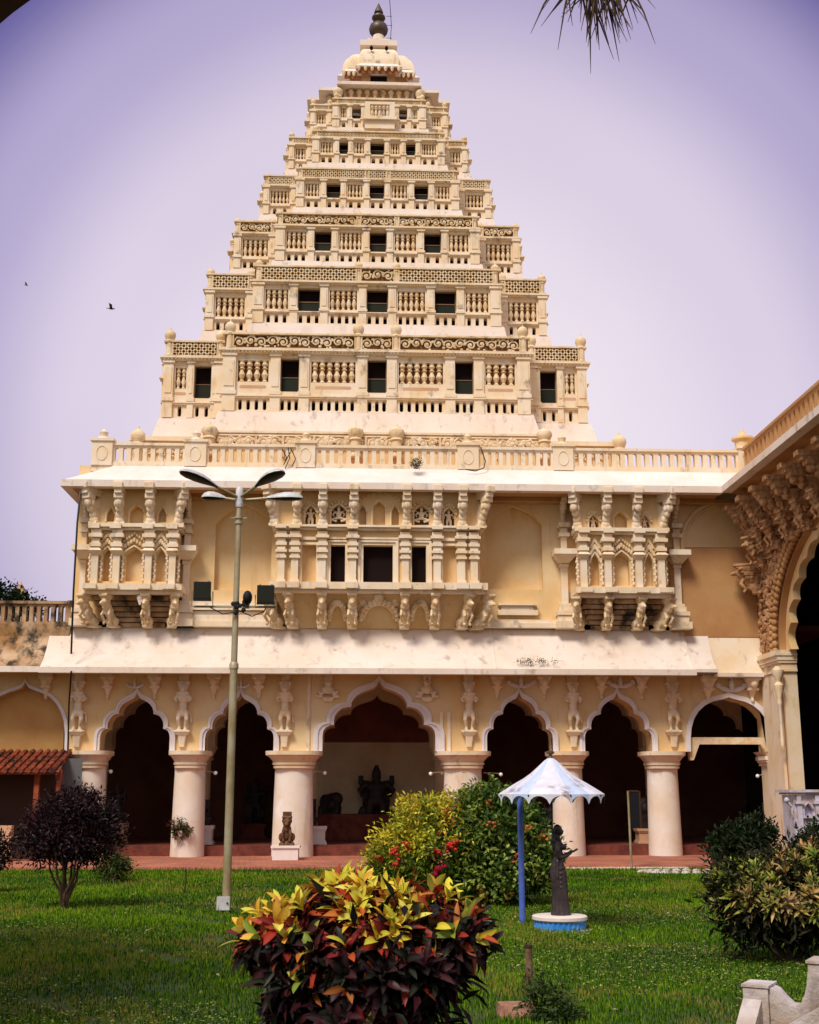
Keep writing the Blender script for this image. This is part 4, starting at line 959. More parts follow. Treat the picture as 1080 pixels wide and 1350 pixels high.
ns = [9, 11, 17, 10, 20]
for i in range(5): balus(xs[i]+hw_[i], xs[i+1]-hw_[i+1], BYf, zp0, zp1, ns[i], bo_)
# side return on the left
m = MB(); m.box(xs[0]-.38, xs[0]-.16, BYf+.33, FY+16, zp0, zp1); m.build('balustrade_panel', 'plaster_light', bo_)
# ---- lower left terrace balustrade
zl0, zl1 = A(50, 826).z, A(50, 793).z
bl = balus(LX0+.0, A(90, 800).x, FY-.1, zl0, zl1, 60, palace, 'stained', .25)
m = MB(); m.box(LX0, A(96, 800).x, FY-.2, FY+.25, zl0-.5, zl0-.02); m.box(A(90, 800).x, A(97, 800).x, FY-.14, FY+.3, zl0-.02, zl1+.03); m.build('terrace_wall', 'stained', palace)
MB().box(LX0, UX0, FY+.26, FY+14, zl0-.6, zl0-.1).build('roof_deck', 'plaster', palace)
# weeds, cable, droppings
# ================================================================== THE RIGHT-HAND WING
wing = empty('side_wing', (WX, 41.4, .1), 'shaded orange wing at the right with a huge arch and crowded carved brackets', 'building')
YN = 24.0
zsp = atX(1046, 852, WX).z
aY, aR, aH = 35.6, 6.8, 4.2
def wcurve(s=0.0, n=30):          # opening outline in (Y, Z), s = offset outward
    L_ = []
    for i in range(n+1):
        a = math.pi*i/n; L_.append((aY+(aR+s)*math.cos(a), zsp+(aH+s)*(math.sin(a)**.9)+.5*max(0, 1-abs(math.cos(a))*4)))
    return L_
def wcusp(n=15):
    L_ = []
    for i in range(n):
        for j in range(5):
            a = math.pi*(i+j/5)/n; r_ = 1-.05+.045*math.sin(math.pi*j/5); L_.append((aY+(aR-.2)*r_*math.cos(a), zsp+(aH-.25)*r_*(math.sin(a)**.9)))
    return L_
m = MB(); cv = wcurve()
m.prism([[(FY-.001, .1), (FY-.001, ze-.2), (YN, ze-.2), (YN, .1), (cv[-1][0], .1)] + cv[::-1] + [(cv[0][0], .1)]], WX, WX+.5, axis='X')
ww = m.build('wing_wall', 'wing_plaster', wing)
m = MB(); cc = wcusp(); cv = wcurve(-.01)
m.prism([cv + cc[::-1]], WX+.22, WX+.48, axis='X'); m.build('cusped_soffit', 'plaster', ww)
m = MB(); m.box(WX+1.51, WX+10, YN, FY+9, ze-1, ze-.5); m.box(WX+9, WX+9.3, YN, FY+9, 0, ze-.5); m.box(WX+.51, WX+9, FY+4, FY+4.3, 0, ze-.5); m.box(WX+.51, WX+9, YN, YN+.3, 0, ze-.5); m.build('wing_interior', 'void', ww)
MB().box(WX+.0, WX+9, YN, FY+4, .1, .4).build('hall_floor', 'redstep', ww)
# bead mouldings and carved band following the arch
m = MB()
for off, r_ in ((.16, .13), (.50, .11)):
    cv = wcurve(off, 300); 
    last = None
    for q in cv:
        if last is None or math.hypot(q[0]-last[0], q[1]-last[1]) > r_*1.75:
            if q[0] > 30: m.ell((WX-.12, q[0], q[1]), (r_*.9, r_, r_), 8, 6)
            last = q
m.build('bead_moulding', 'wing_plaster', ww)
rr = random.Random(3); m = MB()
for i in range(900):
    a = rr.uniform(0.02, 1.75); off = rr.uniform(.72, 1.9); y_ = aY+(aR+off)*math.cos(a); z_ = zsp+(aH+off*.9)*(math.sin(a)**.9)
    if y_ > FY-.1: y_ = FY-rr.uniform(.1, .5)
    q = rr.uniform(.05, .13); m.ell((WX-rr.uniform(0, .12), y_, z_), (q, q*rr.uniform(.6,1.6), q*rr.uniform(.6,1.5)), 6, 4)
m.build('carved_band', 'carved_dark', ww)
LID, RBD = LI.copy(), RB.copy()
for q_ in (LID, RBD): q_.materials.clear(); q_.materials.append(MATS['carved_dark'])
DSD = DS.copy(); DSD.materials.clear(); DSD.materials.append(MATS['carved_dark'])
for i in range(90):
    a = rr.uniform(.35, 1.6); off = rr.uniform(1.5, 3.2); y_ = aY+(aR+off)*math.cos(a); z_ = zsp+(aH+off*.9)*math.sin(a)
    if y_ > FY-.8 or z_ > ze-1.0: continue
    s_ = rr.uniform(.6, 1.1); inst((LID, RBD, DSD)[i % 3], 'carved_figure', ww, (WX-.02, y_, z_-.3), (s_*.9, s_*rr.uniform(.7,1.3), s_), -math.pi/2+rr.uniform(-.5,.5))
y_ = FY-1.1
while y_ > 29:
    h = 1.15; inst(RBD, 'roof_bracket', ww, (WX-.02, y_, ze-.62-h), (h, h*1.2, h), -math.pi/2)
    inst(LID, 'lion_bracket', ww, (WX-.02, y_-.5, ze-.75-h*1.6), (h*.8, h*.8, h*.8), -math.pi/2+.3); y_ -= 1.5
# great pier with capital and baluster colonnette
m = MB(); y0 = cv[0][0]; y0 = aY+aR
m.box(WX-.10, WX-.002, y0+.12, FY-.23, .1, zsp-.75); po = m.build('great_pier', 'plaster_light', wing)
c = MB()
for za, zb, q in ((-.75,-.66,.14),(-.66,-.45,.08),(-.45,-.36,.17),(-.36,-.2,.22),(-.2,-.12,.28),(-.12,.0,.24)): c.box(WX-q, WX+.5, y0-.12-q*.6, FY-.24, zsp+za+.002, zsp+zb)
c.build('capital', 'plaster_light', po)
MB().box(WX+.001, WX+.5, aY+aR-.12, aY+aR-.002, .1, zsp-.76).build('arch_jamb', 'plaster_light', po)
# eave and balustrade of the wing
m = MB(); X0 = WX-EV
m.add([(X0, OY, ze), (WX-.35, FY-.35, zw_), (WX-.35, YN, zw_), (X0, YN, ze)], [(0,1,2,3)]); we = m.build('wing_eave', 'limewash', wing)
m = MB(); m.box(X0-.06, X0+.3, YN, OY-.061, ze-.24, ze+.01); m.build('eave_lip', 'limewash', we)
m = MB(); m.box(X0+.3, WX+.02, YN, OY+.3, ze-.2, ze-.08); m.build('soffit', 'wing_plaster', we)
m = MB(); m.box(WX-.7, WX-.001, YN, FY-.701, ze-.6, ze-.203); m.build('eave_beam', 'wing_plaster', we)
balus(FY-.62, YN, WX-.35, zp0, zp1, 46, wing, 'wing_plaster', .22, axis='X')
MB().box(WX-.33, WX+12, YN, FY-.36, zw_-.5, zw_-.02).build('roof_deck', 'plaster', wing)
MB().lathe([(.3,0),(.3,.3),(.42,.34),(.42,.42),(.2,.5),(.12,.6),(.05,.75)], (WX-.25, BYf+.1, zp1+.1), 12).build('parapet_finial', 'plaster', wing)

# ================================================================== GROUND
g = MB(); N = 24
tag(MB().box(-400, 400, -400, 900, -.5, 0).build('ground', 'soil_grass'), kind='structure')
pe = gnd(500, 1147, 0).y
tag(MB().box(-30, WX+12, pe, FY+.62, .004, .10).build('brick_path', 'pavers'), kind='structure')
tag(MB().box(gnd(625,1146).x, gnd(905,1146).x, pe-.35, pe-.003, .0, .07).build('kerb', 'limewash'), kind='structure')

# ================================================================== VEGETATION
def leaves_mesh(P, D, U, Ln, Wd, C, bend=0.25, fold=0.3, seg=1):
    """numpy leaf builder: P base points, D directions, U approximate normals"""
    n = len(P); D = D/np.linalg.norm(D, axis=1)[:,None]; S = np.cross(D, U); S /= (np.linalg.norm(S, axis=1)[:,None]+1e-9); U = np.cross(S, D)
    if seg == 1:
        tp = [(0,0),(.45,1),(1,0),(.45,-1)]
        V = np.zeros((n,4,3)); 
        for k, (t, s) in enumerate(tp): V[:,k] = P + D*(Ln*t)[:,None] + S*(Wd*.5*s)[:,None] + U*((Wd*fold*.5*abs(s)) - Ln*bend*t*t)[:,None]
        Fi = np.array([[0,1,2],[0,2,3]]); nv = 4
    else:
        T = np.linspace(0, 1, seg+1); prof = np.sin(np.pi*np.clip(T**1.15*.90+.06, 0, 1))**.62; prof[-1] = 0.02; prof[0] = .12
        V = np.zeros((n, 3*(seg+1), 3))
        for i, t in enumerate(T):
            c_ = P + D*(Ln*(t-.12*bend*t*t))[:,None] - U*(Ln*bend*t*t)[:,None]
            for j, s in enumerate((-1, 0, 1)):
                V[:,3*i+j] = c_ + S*(Wd*.5*prof[i]*s)[:,None] + U*(Wd*fold*.5*abs(s)*prof[i])[:,None]
        Fi = []
        for i in range(seg):
            for j in (0, 1): a = 3*i+j; Fi += [[a, a+1, a+4], [a, a+4, a+3]]
        Fi = np.array(Fi); nv = 3*(seg+1)
    F_ = (np.arange(n)*nv)[:,None,None] + Fi[None]
    if seg > 1:
        Cv = np.repeat(C[:,None,:], nv, axis=1); 
        Cv[:,1::3] = Cv[:,1::3]*1.25+.02                       # paler midrib
    else: Cv = np.repeat(C[:,None,:], nv, axis=1)
    return V.reshape(-1,3), F_.reshape(-1,3), np.clip(Cv.reshape(-1,3), 0, 1)
def np_obj(name, parts, mat, parent=None, pivot=(0,0,0), label=None, cat=None, group=None, kind=None, smooth=False):
    V = []; F_ = []; C = []; o = 0
    for v, f, c in parts: V.append(v); F_.append(f+o); C.append(c); o += len(v)
    V = np.concatenate(V)-np.array(pivot); F_ = np.concatenate(F_); C = np.concatenate(C)
    me = bpy.data.meshes.new(name); me.vertices.add(len(V)); me.vertices.foreach_set('co', V.astype(np.float32).ravel())
    me.loops.add(F_.size); me.loops.foreach_set('vertex_index', F_.ravel().astype(np.int32)); me.polygons.add(len(F_))
    me.polygons.foreach_set('loop_start', np.arange(0, F_.size, 3, dtype=np.int32)); me.polygons.foreach_set('loop_total', np.full(len(F_), 3, dtype=np.int32))
    me.update(calc_edges=True); a = me.color_attributes.new('Col', 'FLOAT_COLOR', 'POINT')
    a.data.foreach_set('color', np.concatenate([C, np.ones((len(C),1))], 1).astype(np.float32).ravel())
    if smooth: me.polygons.foreach_set('use_smooth', [True]*len(me.polygons))
    me.materials.append(MATS[mat]); o = bpy.data.objects.new(name, me); lk(o, parent, pivot); return tag(o, label, cat, group, kind)
def pick(rg, pal, n, var=.25):
    pal = np.array(pal); i = rg.integers(0, len(pal), n); return pal[i]*(1+rg.uniform(-var, var, (n,1)))
def crown(rg, lumps, n, ln, wd, pal, out=.7, inner=.55, clump=26, csize=.16, bend=.2, fold=.3, top=None, droop=0):
    """leaf clumps through the volume of ellipsoid lumps; top = (palette, level) for new growth"""
    vol = np.array([r[0]*r[1]*r[2] for c, r in lumps])**.67; vol /= vol.sum(); K = n//clump; parts = []
    idx = rg.choice(len(lumps), K, p=vol); q = rg.normal(size=(K,3)); q /= np.linalg.norm(q, axis=1)[:,None]; rad = inner+(1-inner)*rg.uniform(0,1,K)**.5
    C0 = np.array([lumps[i][0] for i in idx]); R0 = np.array([lumps[i][1] for i in idx]); cen = C0 + q*R0*rad[:,None]*(1+rg.normal(0,.06,(K,1)))
    colr = pick(rg, pal, K, .3)
    if top is not None:
        lv = (q[:,2] > top[1]+rg.normal(0,.18,K)) & (rad > .7); colr[lv] = pick(rg, top[0], int(lv.sum()), .25)
    P = np.repeat(cen, clump, 0) + rg.normal(0, csize, (K*clump,3)); D = np.repeat(q, clump, 0)*out + rg.normal(0, .6, (K*clump,3)); D[:,2] += .25-droop
    U = np.repeat(q, clump, 0)*.5 + rg.normal(0, .5, (K*clump,3)) + np.array([0,0,.7])
    C = np.repeat(colr, clump, 0)*(1+rg.uniform(-.3,.3,(K*clump,1))); m_ = K*clump
    P = np.maximum(P, [-1e9,-1e9,.02])
    return leaves_mesh(P, D, U, ln*rg.uniform(.7,1.25,m_), wd*rg.uniform(.7,1.2,m_), C, bend, fold)
def stems(parent, base, tips, r, name='stem', wob=.06, seed=1, mat='bark'):
    rg = random.Random(seed); m = MB()
    for t in tips:
        pts = []; b = Vector(base)+Vector((rg.uniform(-.06,.06), rg.uniform(-.06,.06), 0))
        for i in range(6): s = i/5; pts.append(b.lerp(Vector(t), s)+Vector((rg.uniform(-wob,wob), rg.uniform(-wob,wob), 0))*(s*(1-s)*4)+Vector((0,0,0)))
        m.tube(pts, r, 6, .35)
    return m.build(name, mat, parent)
rg = np.random.default_rng(5)
# --- purple-black shrub on the left
b = gnd(82, 1199); sh = empty('dark_shrub', b, 'round purple-black leaved shrub on bare forked stems on the left lawn', 'shrub')
k = F/(b.y*.97); cx, cy = b.x+.05, b.y; zc = at(88, 1090, b.y).z; Rx, Rz = 66/k, 50/k
stems(sh, (cx, cy, -.02), [(cx+rnd.uniform(-.95,.95)*Rx*.8, cy+rnd.uniform(-.7,.7), zc-Rz*.4+rnd.uniform(0,.5)) for _ in range(10)], .030, seed=4)
lumps = [((cx+.05, cy, zc-.02), (Rx*.86, Rx*.8, Rz*.82)), ((cx-.45, cy, zc-.28), (Rx*.6, Rx*.5, Rz*.5)), ((cx+.55, cy, zc-.22), (Rx*.55, Rx*.5, Rz*.55)), ((cx+.1, cy, zc+.35), (Rx*.5, Rx*.5, Rz*.5))]
np_obj('foliage', [crown(rg, lumps, 13000, .10, .045, [(.022,.010,.014),(.035,.012,.018),(.014,.010,.008),(.05,.02,.02)], csize=.10, inner=.35)], 'leaf', sh, b)
# shrub cut by the left edge
b = gnd(-8, 1178); s2 = empty('dark_shrub', b, 'small dark shrub cut off by the left edge of the picture', 'shrub')
zc = at(0, 1120, b.y).z; stems(s2, (b.x, b.y, -.02), [(b.x+x_, b.y, zc) for x_ in (-.2,0,.2)], .03, seed=6)
np_obj('foliage', [crown(rg, [((b.x-.1, b.y, zc-.05), (.42,.4,.5))], 3200, .09, .045, [(.02,.014,.012),(.03,.02,.015)], csize=.08, inner=.3)], 'leaf', s2, b)
b = gnd(150, 1163); s3 = empty('low_plant', b, 'low yellow-green leafy plant beside the brick path behind the purple shrub', 'plant')
stems(s3, (b.x, b.y, -.02), [(b.x+x_, b.y, .4) for x_ in (-.2,0,.2)], .02, seed=7)
np_obj('foliage', [crown(rg, [((b.x, b.y, .35), (.48,.4,.35))], 1500, .12, .05, [(.10,.12,.02),(.05,.08,.02),(.14,.10,.04)], csize=.08, inner=.2)], 'leaf', s3, b)
# --- ixora: yellow-green mound with red flower heads
def flowers(parent, rg, lumps, n, colr, r, ysgn=-1, name='flower'):
    for i in range(n):
        c, R_ = lumps[rg.integers(0, len(lumps))]; q = rg.normal(size=3); q[1] = -abs(q[1])-.3; q[2] = q[2]*.8+.25; q /= np.linalg.norm(q)
        p = np.array(c)+q*np.array(R_)*1.03; m = MB()
        for j in range(9):
            d = Vector(rg.normal(size=3))*r*.5; m.ell(Vector(p)+d, (r*.42, r*.42, r*.32), 6, 4)
        m.build(name, 'flower_'+colr, parent)
nmat('flower_red', (0.50, 0.020, 0.012), rough=.6); nmat('flower_orange', (0.58, 0.15, 0.035), rough=.6); nmat('flower_pink', (0.60, 0.02, 0.06), rough=.6)
b = gnd(560, 1192); ix = empty('flowering_bush', b, 'rounded yellow-green bush with small red flower heads in front of the central arch', 'bush')
Y_ = b.y; k = 1/(at(101,1100,Y_).x-at(100,1100,Y_).x)
def lump(px, py, rx, rz, Y=None, ry=None): 
    p = at(px, py, Y or Y_); return ((p.x, p.y, max(p.z, rz/k*.6)), (rx/k, (ry or rx)/k, rz/k))
l1 = [lump(580,1115,68,52), lump(530,1130,45,38), lump(612,1092,46,42), lump(635,1120,34,46), lump(560,1085,42,34), lump(515,1150,35,22)]
stems(ix, (b.x, b.y, -.02), [(c[0], c[1], c[2]) for c, r in l1], .04, seed=8)
np_obj('foliage', [crown(rg, l1, 17000, .12, .05, [(.14,.19,.015),(.08,.14,.012),(.04,.08,.01)], csize=.11, inner=.6, top=([(.58,.52,.04),(.42,.44,.04),(.62,.48,.05)], -.05))], 'leaf', ix, b)
flowers(ix, rg, l1[:4], 20, 'red', .10)
# --- hibiscus: darker, looser
b = gnd(665, 1196); hb = empty('flowering_bush', b, 'dark green loose hibiscus bush with orange flowers behind the blue umbrella pole', 'bush')
Y_ = b.y+.4; k = 1/(at(101,1100,Y_).x-at(100,1100,Y_).x)
l2 = [lump(660,1110,55,62), lump(632,1085,40,45), lump(695,1130,38,45), lump(660,1150,60,34), lump(648,1055,22,20), lump(682,1082,26,32)]
stems(hb, (b.x, Y_, -.02), [(c[0], c[1], c[2]+.3) for c, r in l2]+[(at(645,1040,Y_).x, Y_, at(645,1040,Y_).z)], .05, seed=9)
np_obj('foliage', [crown(rg, l2, 17000, .13, .07, [(.06,.13,.02),(.035,.075,.016),(.15,.23,.035),(.28,.33,.06)], csize=.13, inner=.5)], 'leaf', hb, b)
flowers(hb, rg, l2, 16, 'orange', .10); 
m = MB(); p = at(578, 1146, 26.2)
for d in ((0,0,0),(.12,0,.05),(-.08,0,-.1)): m.ell((p.x+d[0], p.y, p.z+d[2]), (.09,.08,.08))
m.build('flower', 'flower_pink', ix)
# --- right croton bed
def rosettes(rg, cen, nrm, per, ln, wd, cols, bend=.35, fold=.35, seg=4, spread=.9):
    K = len(cen); P = np.repeat(cen, per, 0); Nn = np.repeat(nrm, per, 0); az = np.tile(np.arange(per)*2.4, K)+np.repeat(rg.uniform(0,6.28,K), per)
    a = np.cross(Nn, [0.3,0.9,0.1]); a /= np.linalg.norm(a, axis=1)[:,None]; b_ = np.cross(Nn, a); el = np.tile(np.linspace(.15, spread, per), K)*rg.uniform(.8,1.2,K*per)
    D = Nn*np.cos(el*1.45)[:,None] + (a*np.cos(az)[:,None]+b_*np.sin(az)[:,None])*np.sin(el*1.45)[:,None]
    P = P - Nn*(np.tile(np.linspace(0,.9,per), K)*ln*.7)[:,None]
    U = Nn + rg.normal(0,.12,P.shape); n = K*per; C = cols
    return leaves_mesh(P, D, U, ln*np.tile(np.linspace(.6,1.1,per), K)*rg.uniform(.8,1.15,n), wd*rg.uniform(.75,1.2,n), C, bend, fold, seg)
def mound(rg, lumps, K, upward=.5):
    vol = np.array([r[0]*r[2] for c, r in lumps]); vol /= vol.sum(); i = rg.choice(len(lumps), K, p=vol); q = rg.normal(size=(K,3)); q[:,2] = np.abs(q[:,2])*1.0-.25*rg.uniform(0,1,K); q /= np.linalg.norm(q, axis=1)[:,None]
    C0 = np.array([lumps[j][0] for j in i]); R0 = np.array([lumps[j][1] for j in i]); cen = C0+q*R0*rg.uniform(.85,1.05,(K,1)); n = q+np.array([0,0,upward]); n /= np.linalg.norm(n, axis=1)[:,None]; return cen, n, q
Y_ = 17.5; k = 1/(at(101,1200,Y_).x-at(100,1200,Y_).x); bb = at(1045, 1290, Y_)
rc = empty('croton_bush', (bb.x, Y_, 0), 'wide bush with narrow pink-edged yellow-green leaves at the right edge of the lawn', 'bush')
l3 = [lump(1045,1185,95,62,ry=70), lump(990,1190,48,48), lump(1090,1160,60,52), lump(965,1165,26,28)]
stems(rc, (bb.x, Y_, -.02), [(c[0]+dx, c[1], c[2]) for c, r in l3 for dx in (-.3,.3)], .04, seed=10)
cen, nn, q = mound(rg, l3, 420, .6); per = 13
pal = [(.30,.32,.05),(.44,.34,.10),(.18,.26,.04),(.46,.30,.12),(.12,.17,.03)]; cc_ = np.repeat(pick(rg, pal, 420), per, 0)*(1+rg.uniform(-.35,.3,(420*per,1)))
np_obj('foliage', [rosettes(rg, cen, nn, per, .22, .042, cc_, .25, .3, 3), crown(rg, [(c, (r[0]*.85, r[1]*.85, r[2]*.9)) for c, r in l3], 9000, .16, .05, [(.02,.022,.01),(.035,.03,.015),(.012,.015,.008)], csize=.12, inner=.4)], 'leaf', rc, (bb.x, Y_, 0))
# dark bush behind it, and greenery by the marble screen
Y_ = 29.0; k = 1/(at(101,1100,Y_).x-at(100,1100,Y_).x); bb = at(978, 1130, Y_)
db = empty('dark_bush', (bb.x, Y_, 0), 'small very dark green bush between the last column and the croton bed', 'bush')
l4 = [lump(978,1112,34,26), lump(1000,1100,20,18), lump(960,1118,24,20)]; stems(db, (bb.x, Y_, -.02), [(c[0], c[1], c[2]) for c, r in l4], .03, seed=11)
np_obj('foliage', [crown(rg, l4, 5200, .15, .06, [(.012,.02,.008),(.02,.035,.012),(.03,.05,.015)], csize=.1, inner=.3)], 'leaf', db, (bb.x, Y_, 0))
Y_ = 28.0; bb = at(1075, 1130, Y_); gb = empty('leafy_bush', (bb.x, Y_, 0), 'small green bush at the foot of the white marble screen', 'bush')
l5 = [lump(1072,1118,18,20), lump(1090,1110,22,24)]; stems(gb, (bb.x, Y_, -.02), [(c[0], c[1], c[2]) for c, r in l5], .03, seed=12)
np_obj('foliage', [crown(rg, l5, 2600, .14, .06, [(.03,.06,.015),(.02,.04,.012)], csize=.1, inner=.3)], 'leaf', gb, (bb.x, Y_, 0))
# --- the big croton in front
Y_ = 8.6; k = 1/(at(101,1200,Y_).x-at(100,1200,Y_).x); bb = at(485, 1300, Y_)
fc = empty('croton_bush', (bb.x, Y_, 0), 'large foreground croton bush with bright yellow top leaves and red to purple-black lower leaves', 'bush')
l6 = [lump(480,1285,140,108,ry=95), lump(378,1245,62,48), lump(590,1240,62,46), lump(430,1205,52,36), lump(480,1200,60,42), lump(548,1212,62,42), lump(455,1345,100,70)]
stems(fc, (bb.x, Y_, -.02), [(bb.x+rnd.uniform(-.6,.6), Y_+rnd.uniform(-.4,.4), rnd.uniform(.9,1.5)) for _ in range(22)], .022, seed=13)
K = 230; per = 13; cen, nn, q = mound(rg, l6, K, .45); nn = nn + rg.normal(0,.28,nn.shape); nn /= np.linalg.norm(nn, axis=1)[:,None]
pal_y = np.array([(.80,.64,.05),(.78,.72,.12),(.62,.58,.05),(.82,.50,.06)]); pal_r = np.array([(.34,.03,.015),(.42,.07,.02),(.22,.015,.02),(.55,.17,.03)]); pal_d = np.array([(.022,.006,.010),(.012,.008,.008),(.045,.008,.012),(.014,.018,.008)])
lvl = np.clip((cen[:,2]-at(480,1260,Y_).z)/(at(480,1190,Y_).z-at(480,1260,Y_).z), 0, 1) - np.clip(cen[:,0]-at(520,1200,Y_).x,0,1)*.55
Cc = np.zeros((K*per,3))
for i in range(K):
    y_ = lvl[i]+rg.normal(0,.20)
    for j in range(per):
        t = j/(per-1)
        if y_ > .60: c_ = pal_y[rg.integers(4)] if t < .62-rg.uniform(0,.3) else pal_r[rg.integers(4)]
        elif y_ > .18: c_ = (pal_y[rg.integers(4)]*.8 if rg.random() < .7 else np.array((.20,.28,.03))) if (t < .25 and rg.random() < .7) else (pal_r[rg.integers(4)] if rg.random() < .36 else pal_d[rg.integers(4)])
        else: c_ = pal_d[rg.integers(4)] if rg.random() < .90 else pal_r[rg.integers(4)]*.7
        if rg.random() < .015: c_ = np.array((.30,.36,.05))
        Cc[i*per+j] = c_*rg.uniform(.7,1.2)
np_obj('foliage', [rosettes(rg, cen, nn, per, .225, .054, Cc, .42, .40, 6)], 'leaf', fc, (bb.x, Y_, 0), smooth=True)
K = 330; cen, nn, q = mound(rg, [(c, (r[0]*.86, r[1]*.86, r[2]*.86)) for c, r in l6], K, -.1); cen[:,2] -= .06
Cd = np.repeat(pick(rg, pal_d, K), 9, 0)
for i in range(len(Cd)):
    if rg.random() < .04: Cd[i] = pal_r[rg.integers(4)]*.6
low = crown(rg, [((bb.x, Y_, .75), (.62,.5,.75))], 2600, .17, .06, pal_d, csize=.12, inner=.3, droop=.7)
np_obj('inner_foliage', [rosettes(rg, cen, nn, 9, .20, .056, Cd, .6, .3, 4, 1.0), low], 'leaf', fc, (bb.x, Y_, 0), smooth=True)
# --- weeds by the pipe block
b = gnd(722, 1349); wd_ = empty('weed_plant', b, 'scraggly leafy weed growing beside the old pipe and its block', 'plant')
Y_ = b.y; k = 1/(at(101,1300,Y_).x-at(100,1300,Y_).x); l7 = [lump(722,1325,30,26), lump(742,1340,22,18), lump(708,1305,14,20)]
stems(wd_, (b.x, Y_, -.02), [(c[0], c[1], c[2]+.1) for c, r in l7], .01, seed=14)
np_obj('foliage', [crown(rg, l7, 1600, .06, .03, [(.06,.10,.03),(.04,.07,.02),(.10,.14,.04)], csize=.05, inner=.2)], 'leaf_soft', wd_, b)

# --- unseen tree added outside the left edge to shade the near lawn
b = Vector((-8.2, 11.0, 0)); st_ = empty('added_shade_tree', b, 'broad dark tree added out of view on the left to shade the near lawn', 'tree')
stems(st_, (b.x, b.y, -.05), [(b.x+dx, b.y+dy, 7.5) for dx, dy in ((-1.5,0),(1.2,.8),(.4,-1.4),(0,1.5))], .22, name='trunk', wob=.2, seed=31)
np_obj('crown', [crown(np.random.default_rng(8), [((b.x, b.y, 8), (3.0,3.4,2.2)), ((b.x-.6, b.y+3, 7.4), (2.4,2.6,1.7)), ((b.x+.2, b.y-2.6, 7.6), (2.6,2.4,1.8))], 16000, .34, .17, [(.03,.06,.015),(.05,.09,.02)], csize=.35, inner=.3)], 'leaf_soft', st_, b)
# ================================================================== LAWN
rg = np.random.default_rng(11)
def field(x, y): 
    return (np.sin(x*.9+1.3*np.sin(y*.5))+np.sin(y*1.1+x*.4+2)+np.sin(x*2.3-y*1.7)*.6+np.sin(x*5.1+y*3.7)*.3)/2.9
n = 440000; yy = 8.5+(pe-8.5)*rg.uniform(0,1,n)**1.15; xx = rg.uniform(-.44,.50,n)*yy+ .0; f = field(xx, yy)
bare = np.sin(xx*1.7+np.sin(yy*1.3)*1.4+4)*np.sin(yy*1.25+np.sin(xx*2.1)) > .90
keep = (rg.uniform(0,1,n) < .80+.3*f) & ~(bare & (rg.uniform(0,1,n) < .7)); xx, yy, f = xx[keep], yy[keep], f[keep]; n = len(xx)
h = (.045+.035*rg.uniform(0,1,n)**2+.012*f)*(.9+.012*(yy-8)); wdt = .006+.00055*yy
tall = rg.uniform(0,1,n) < .02; h[tall] *= 1.8
az = rg.uniform(0,6.28,n); D = np.stack([np.cos(az)*.45, np.sin(az)*.45, np.ones(n)], 1); U = np.stack([np.cos(az), np.sin(az), np.zeros(n)], 1)
g1 = np.array([.085,.215,.008]); g2 = np.array([.20,.31,.015]); g3 = np.array([.022,.08,.006]); g4 = np.array([.36,.30,.06])
r1 = rg.uniform(0,1,n)+.25*f; C = np.where(r1[:,None] > .68, g2, np.where(r1[:,None] < .30, g3, g1))*rg.uniform(.6,1.35,(n,1))*(1+.22*f)[:,None]
near = (np.abs(field(xx*.7+3, yy*.7)) < .18) & (rg.uniform(0,1,n) < .35); C[near] = g4*rg.uniform(.7,1.1,(int(near.sum()),1))
grass = [leaves_mesh(np.stack([xx,yy,np.zeros(n)],1), D, U, h, wdt, C, .3, .2)]
# clover and small broad leaves over the nearer right part
m_ = 60000; y2 = 9+17*rg.uniform(0,1,m_); x2 = rg.uniform(-.34,.38,m_)*y2; fz = field(x2*.8+5, y2*.8); kp = (fz+.25*(x2 > 0)+.0 > .12); x2, y2 = x2[kp], y2[kp]; m_ = len(x2)
D2 = rg.normal(size=(m_,3)); D2[:,2] = np.abs(D2[:,2])*.35+.1; U2 = np.tile([0,0,1.], (m_,1))+rg.normal(0,.25,(m_,3))
C2 = pick(rg, [(.22,.30,.05),(.09,.18,.02),(.36,.38,.10),(.05,.10,.01)], m_)
clover = [leaves_mesh(np.stack([x2,y2,rg.uniform(.03,.075,m_)],1), D2, U2, rg.uniform(.022,.045,m_), rg.uniform(.018,.03,m_), C2, .1, .15)]
np_obj('grass', grass, 'leaf_soft', None, (0,20,0), kind='stuff', label='short bright green lawn grass with yellowish patches')
np_obj('clover', clover, 'leaf_soft', None, (0,15,0), kind='stuff', label='patches of small broad-leaved clover in the near lawn')

m_ = 420; y3 = 9+24*rg.uniform(0,1,m_); x3 = rg.uniform(-.34,.38,m_)*y3; D3 = rg.normal(size=(m_,3)); D3[:,2] *= .2; U3 = np.tile([0,0,1.], (m_,1))+rg.normal(0,.3,(m_,3))
C3 = pick(rg, [(.30,.18,.06),(.20,.09,.03),(.42,.34,.12),(.5,.46,.3)], m_)
np_obj('fallen_leaves', [leaves_mesh(np.stack([x3,y3,rg.uniform(.05,.08,m_)],1), D3, U3, rg.uniform(.05,.10,m_), rg.uniform(.025,.05,m_), C3, .3, .3)], 'leaf_soft', None, (0,15,0), kind='stuff', label='scattered dry fallen leaves lying on the lawn')
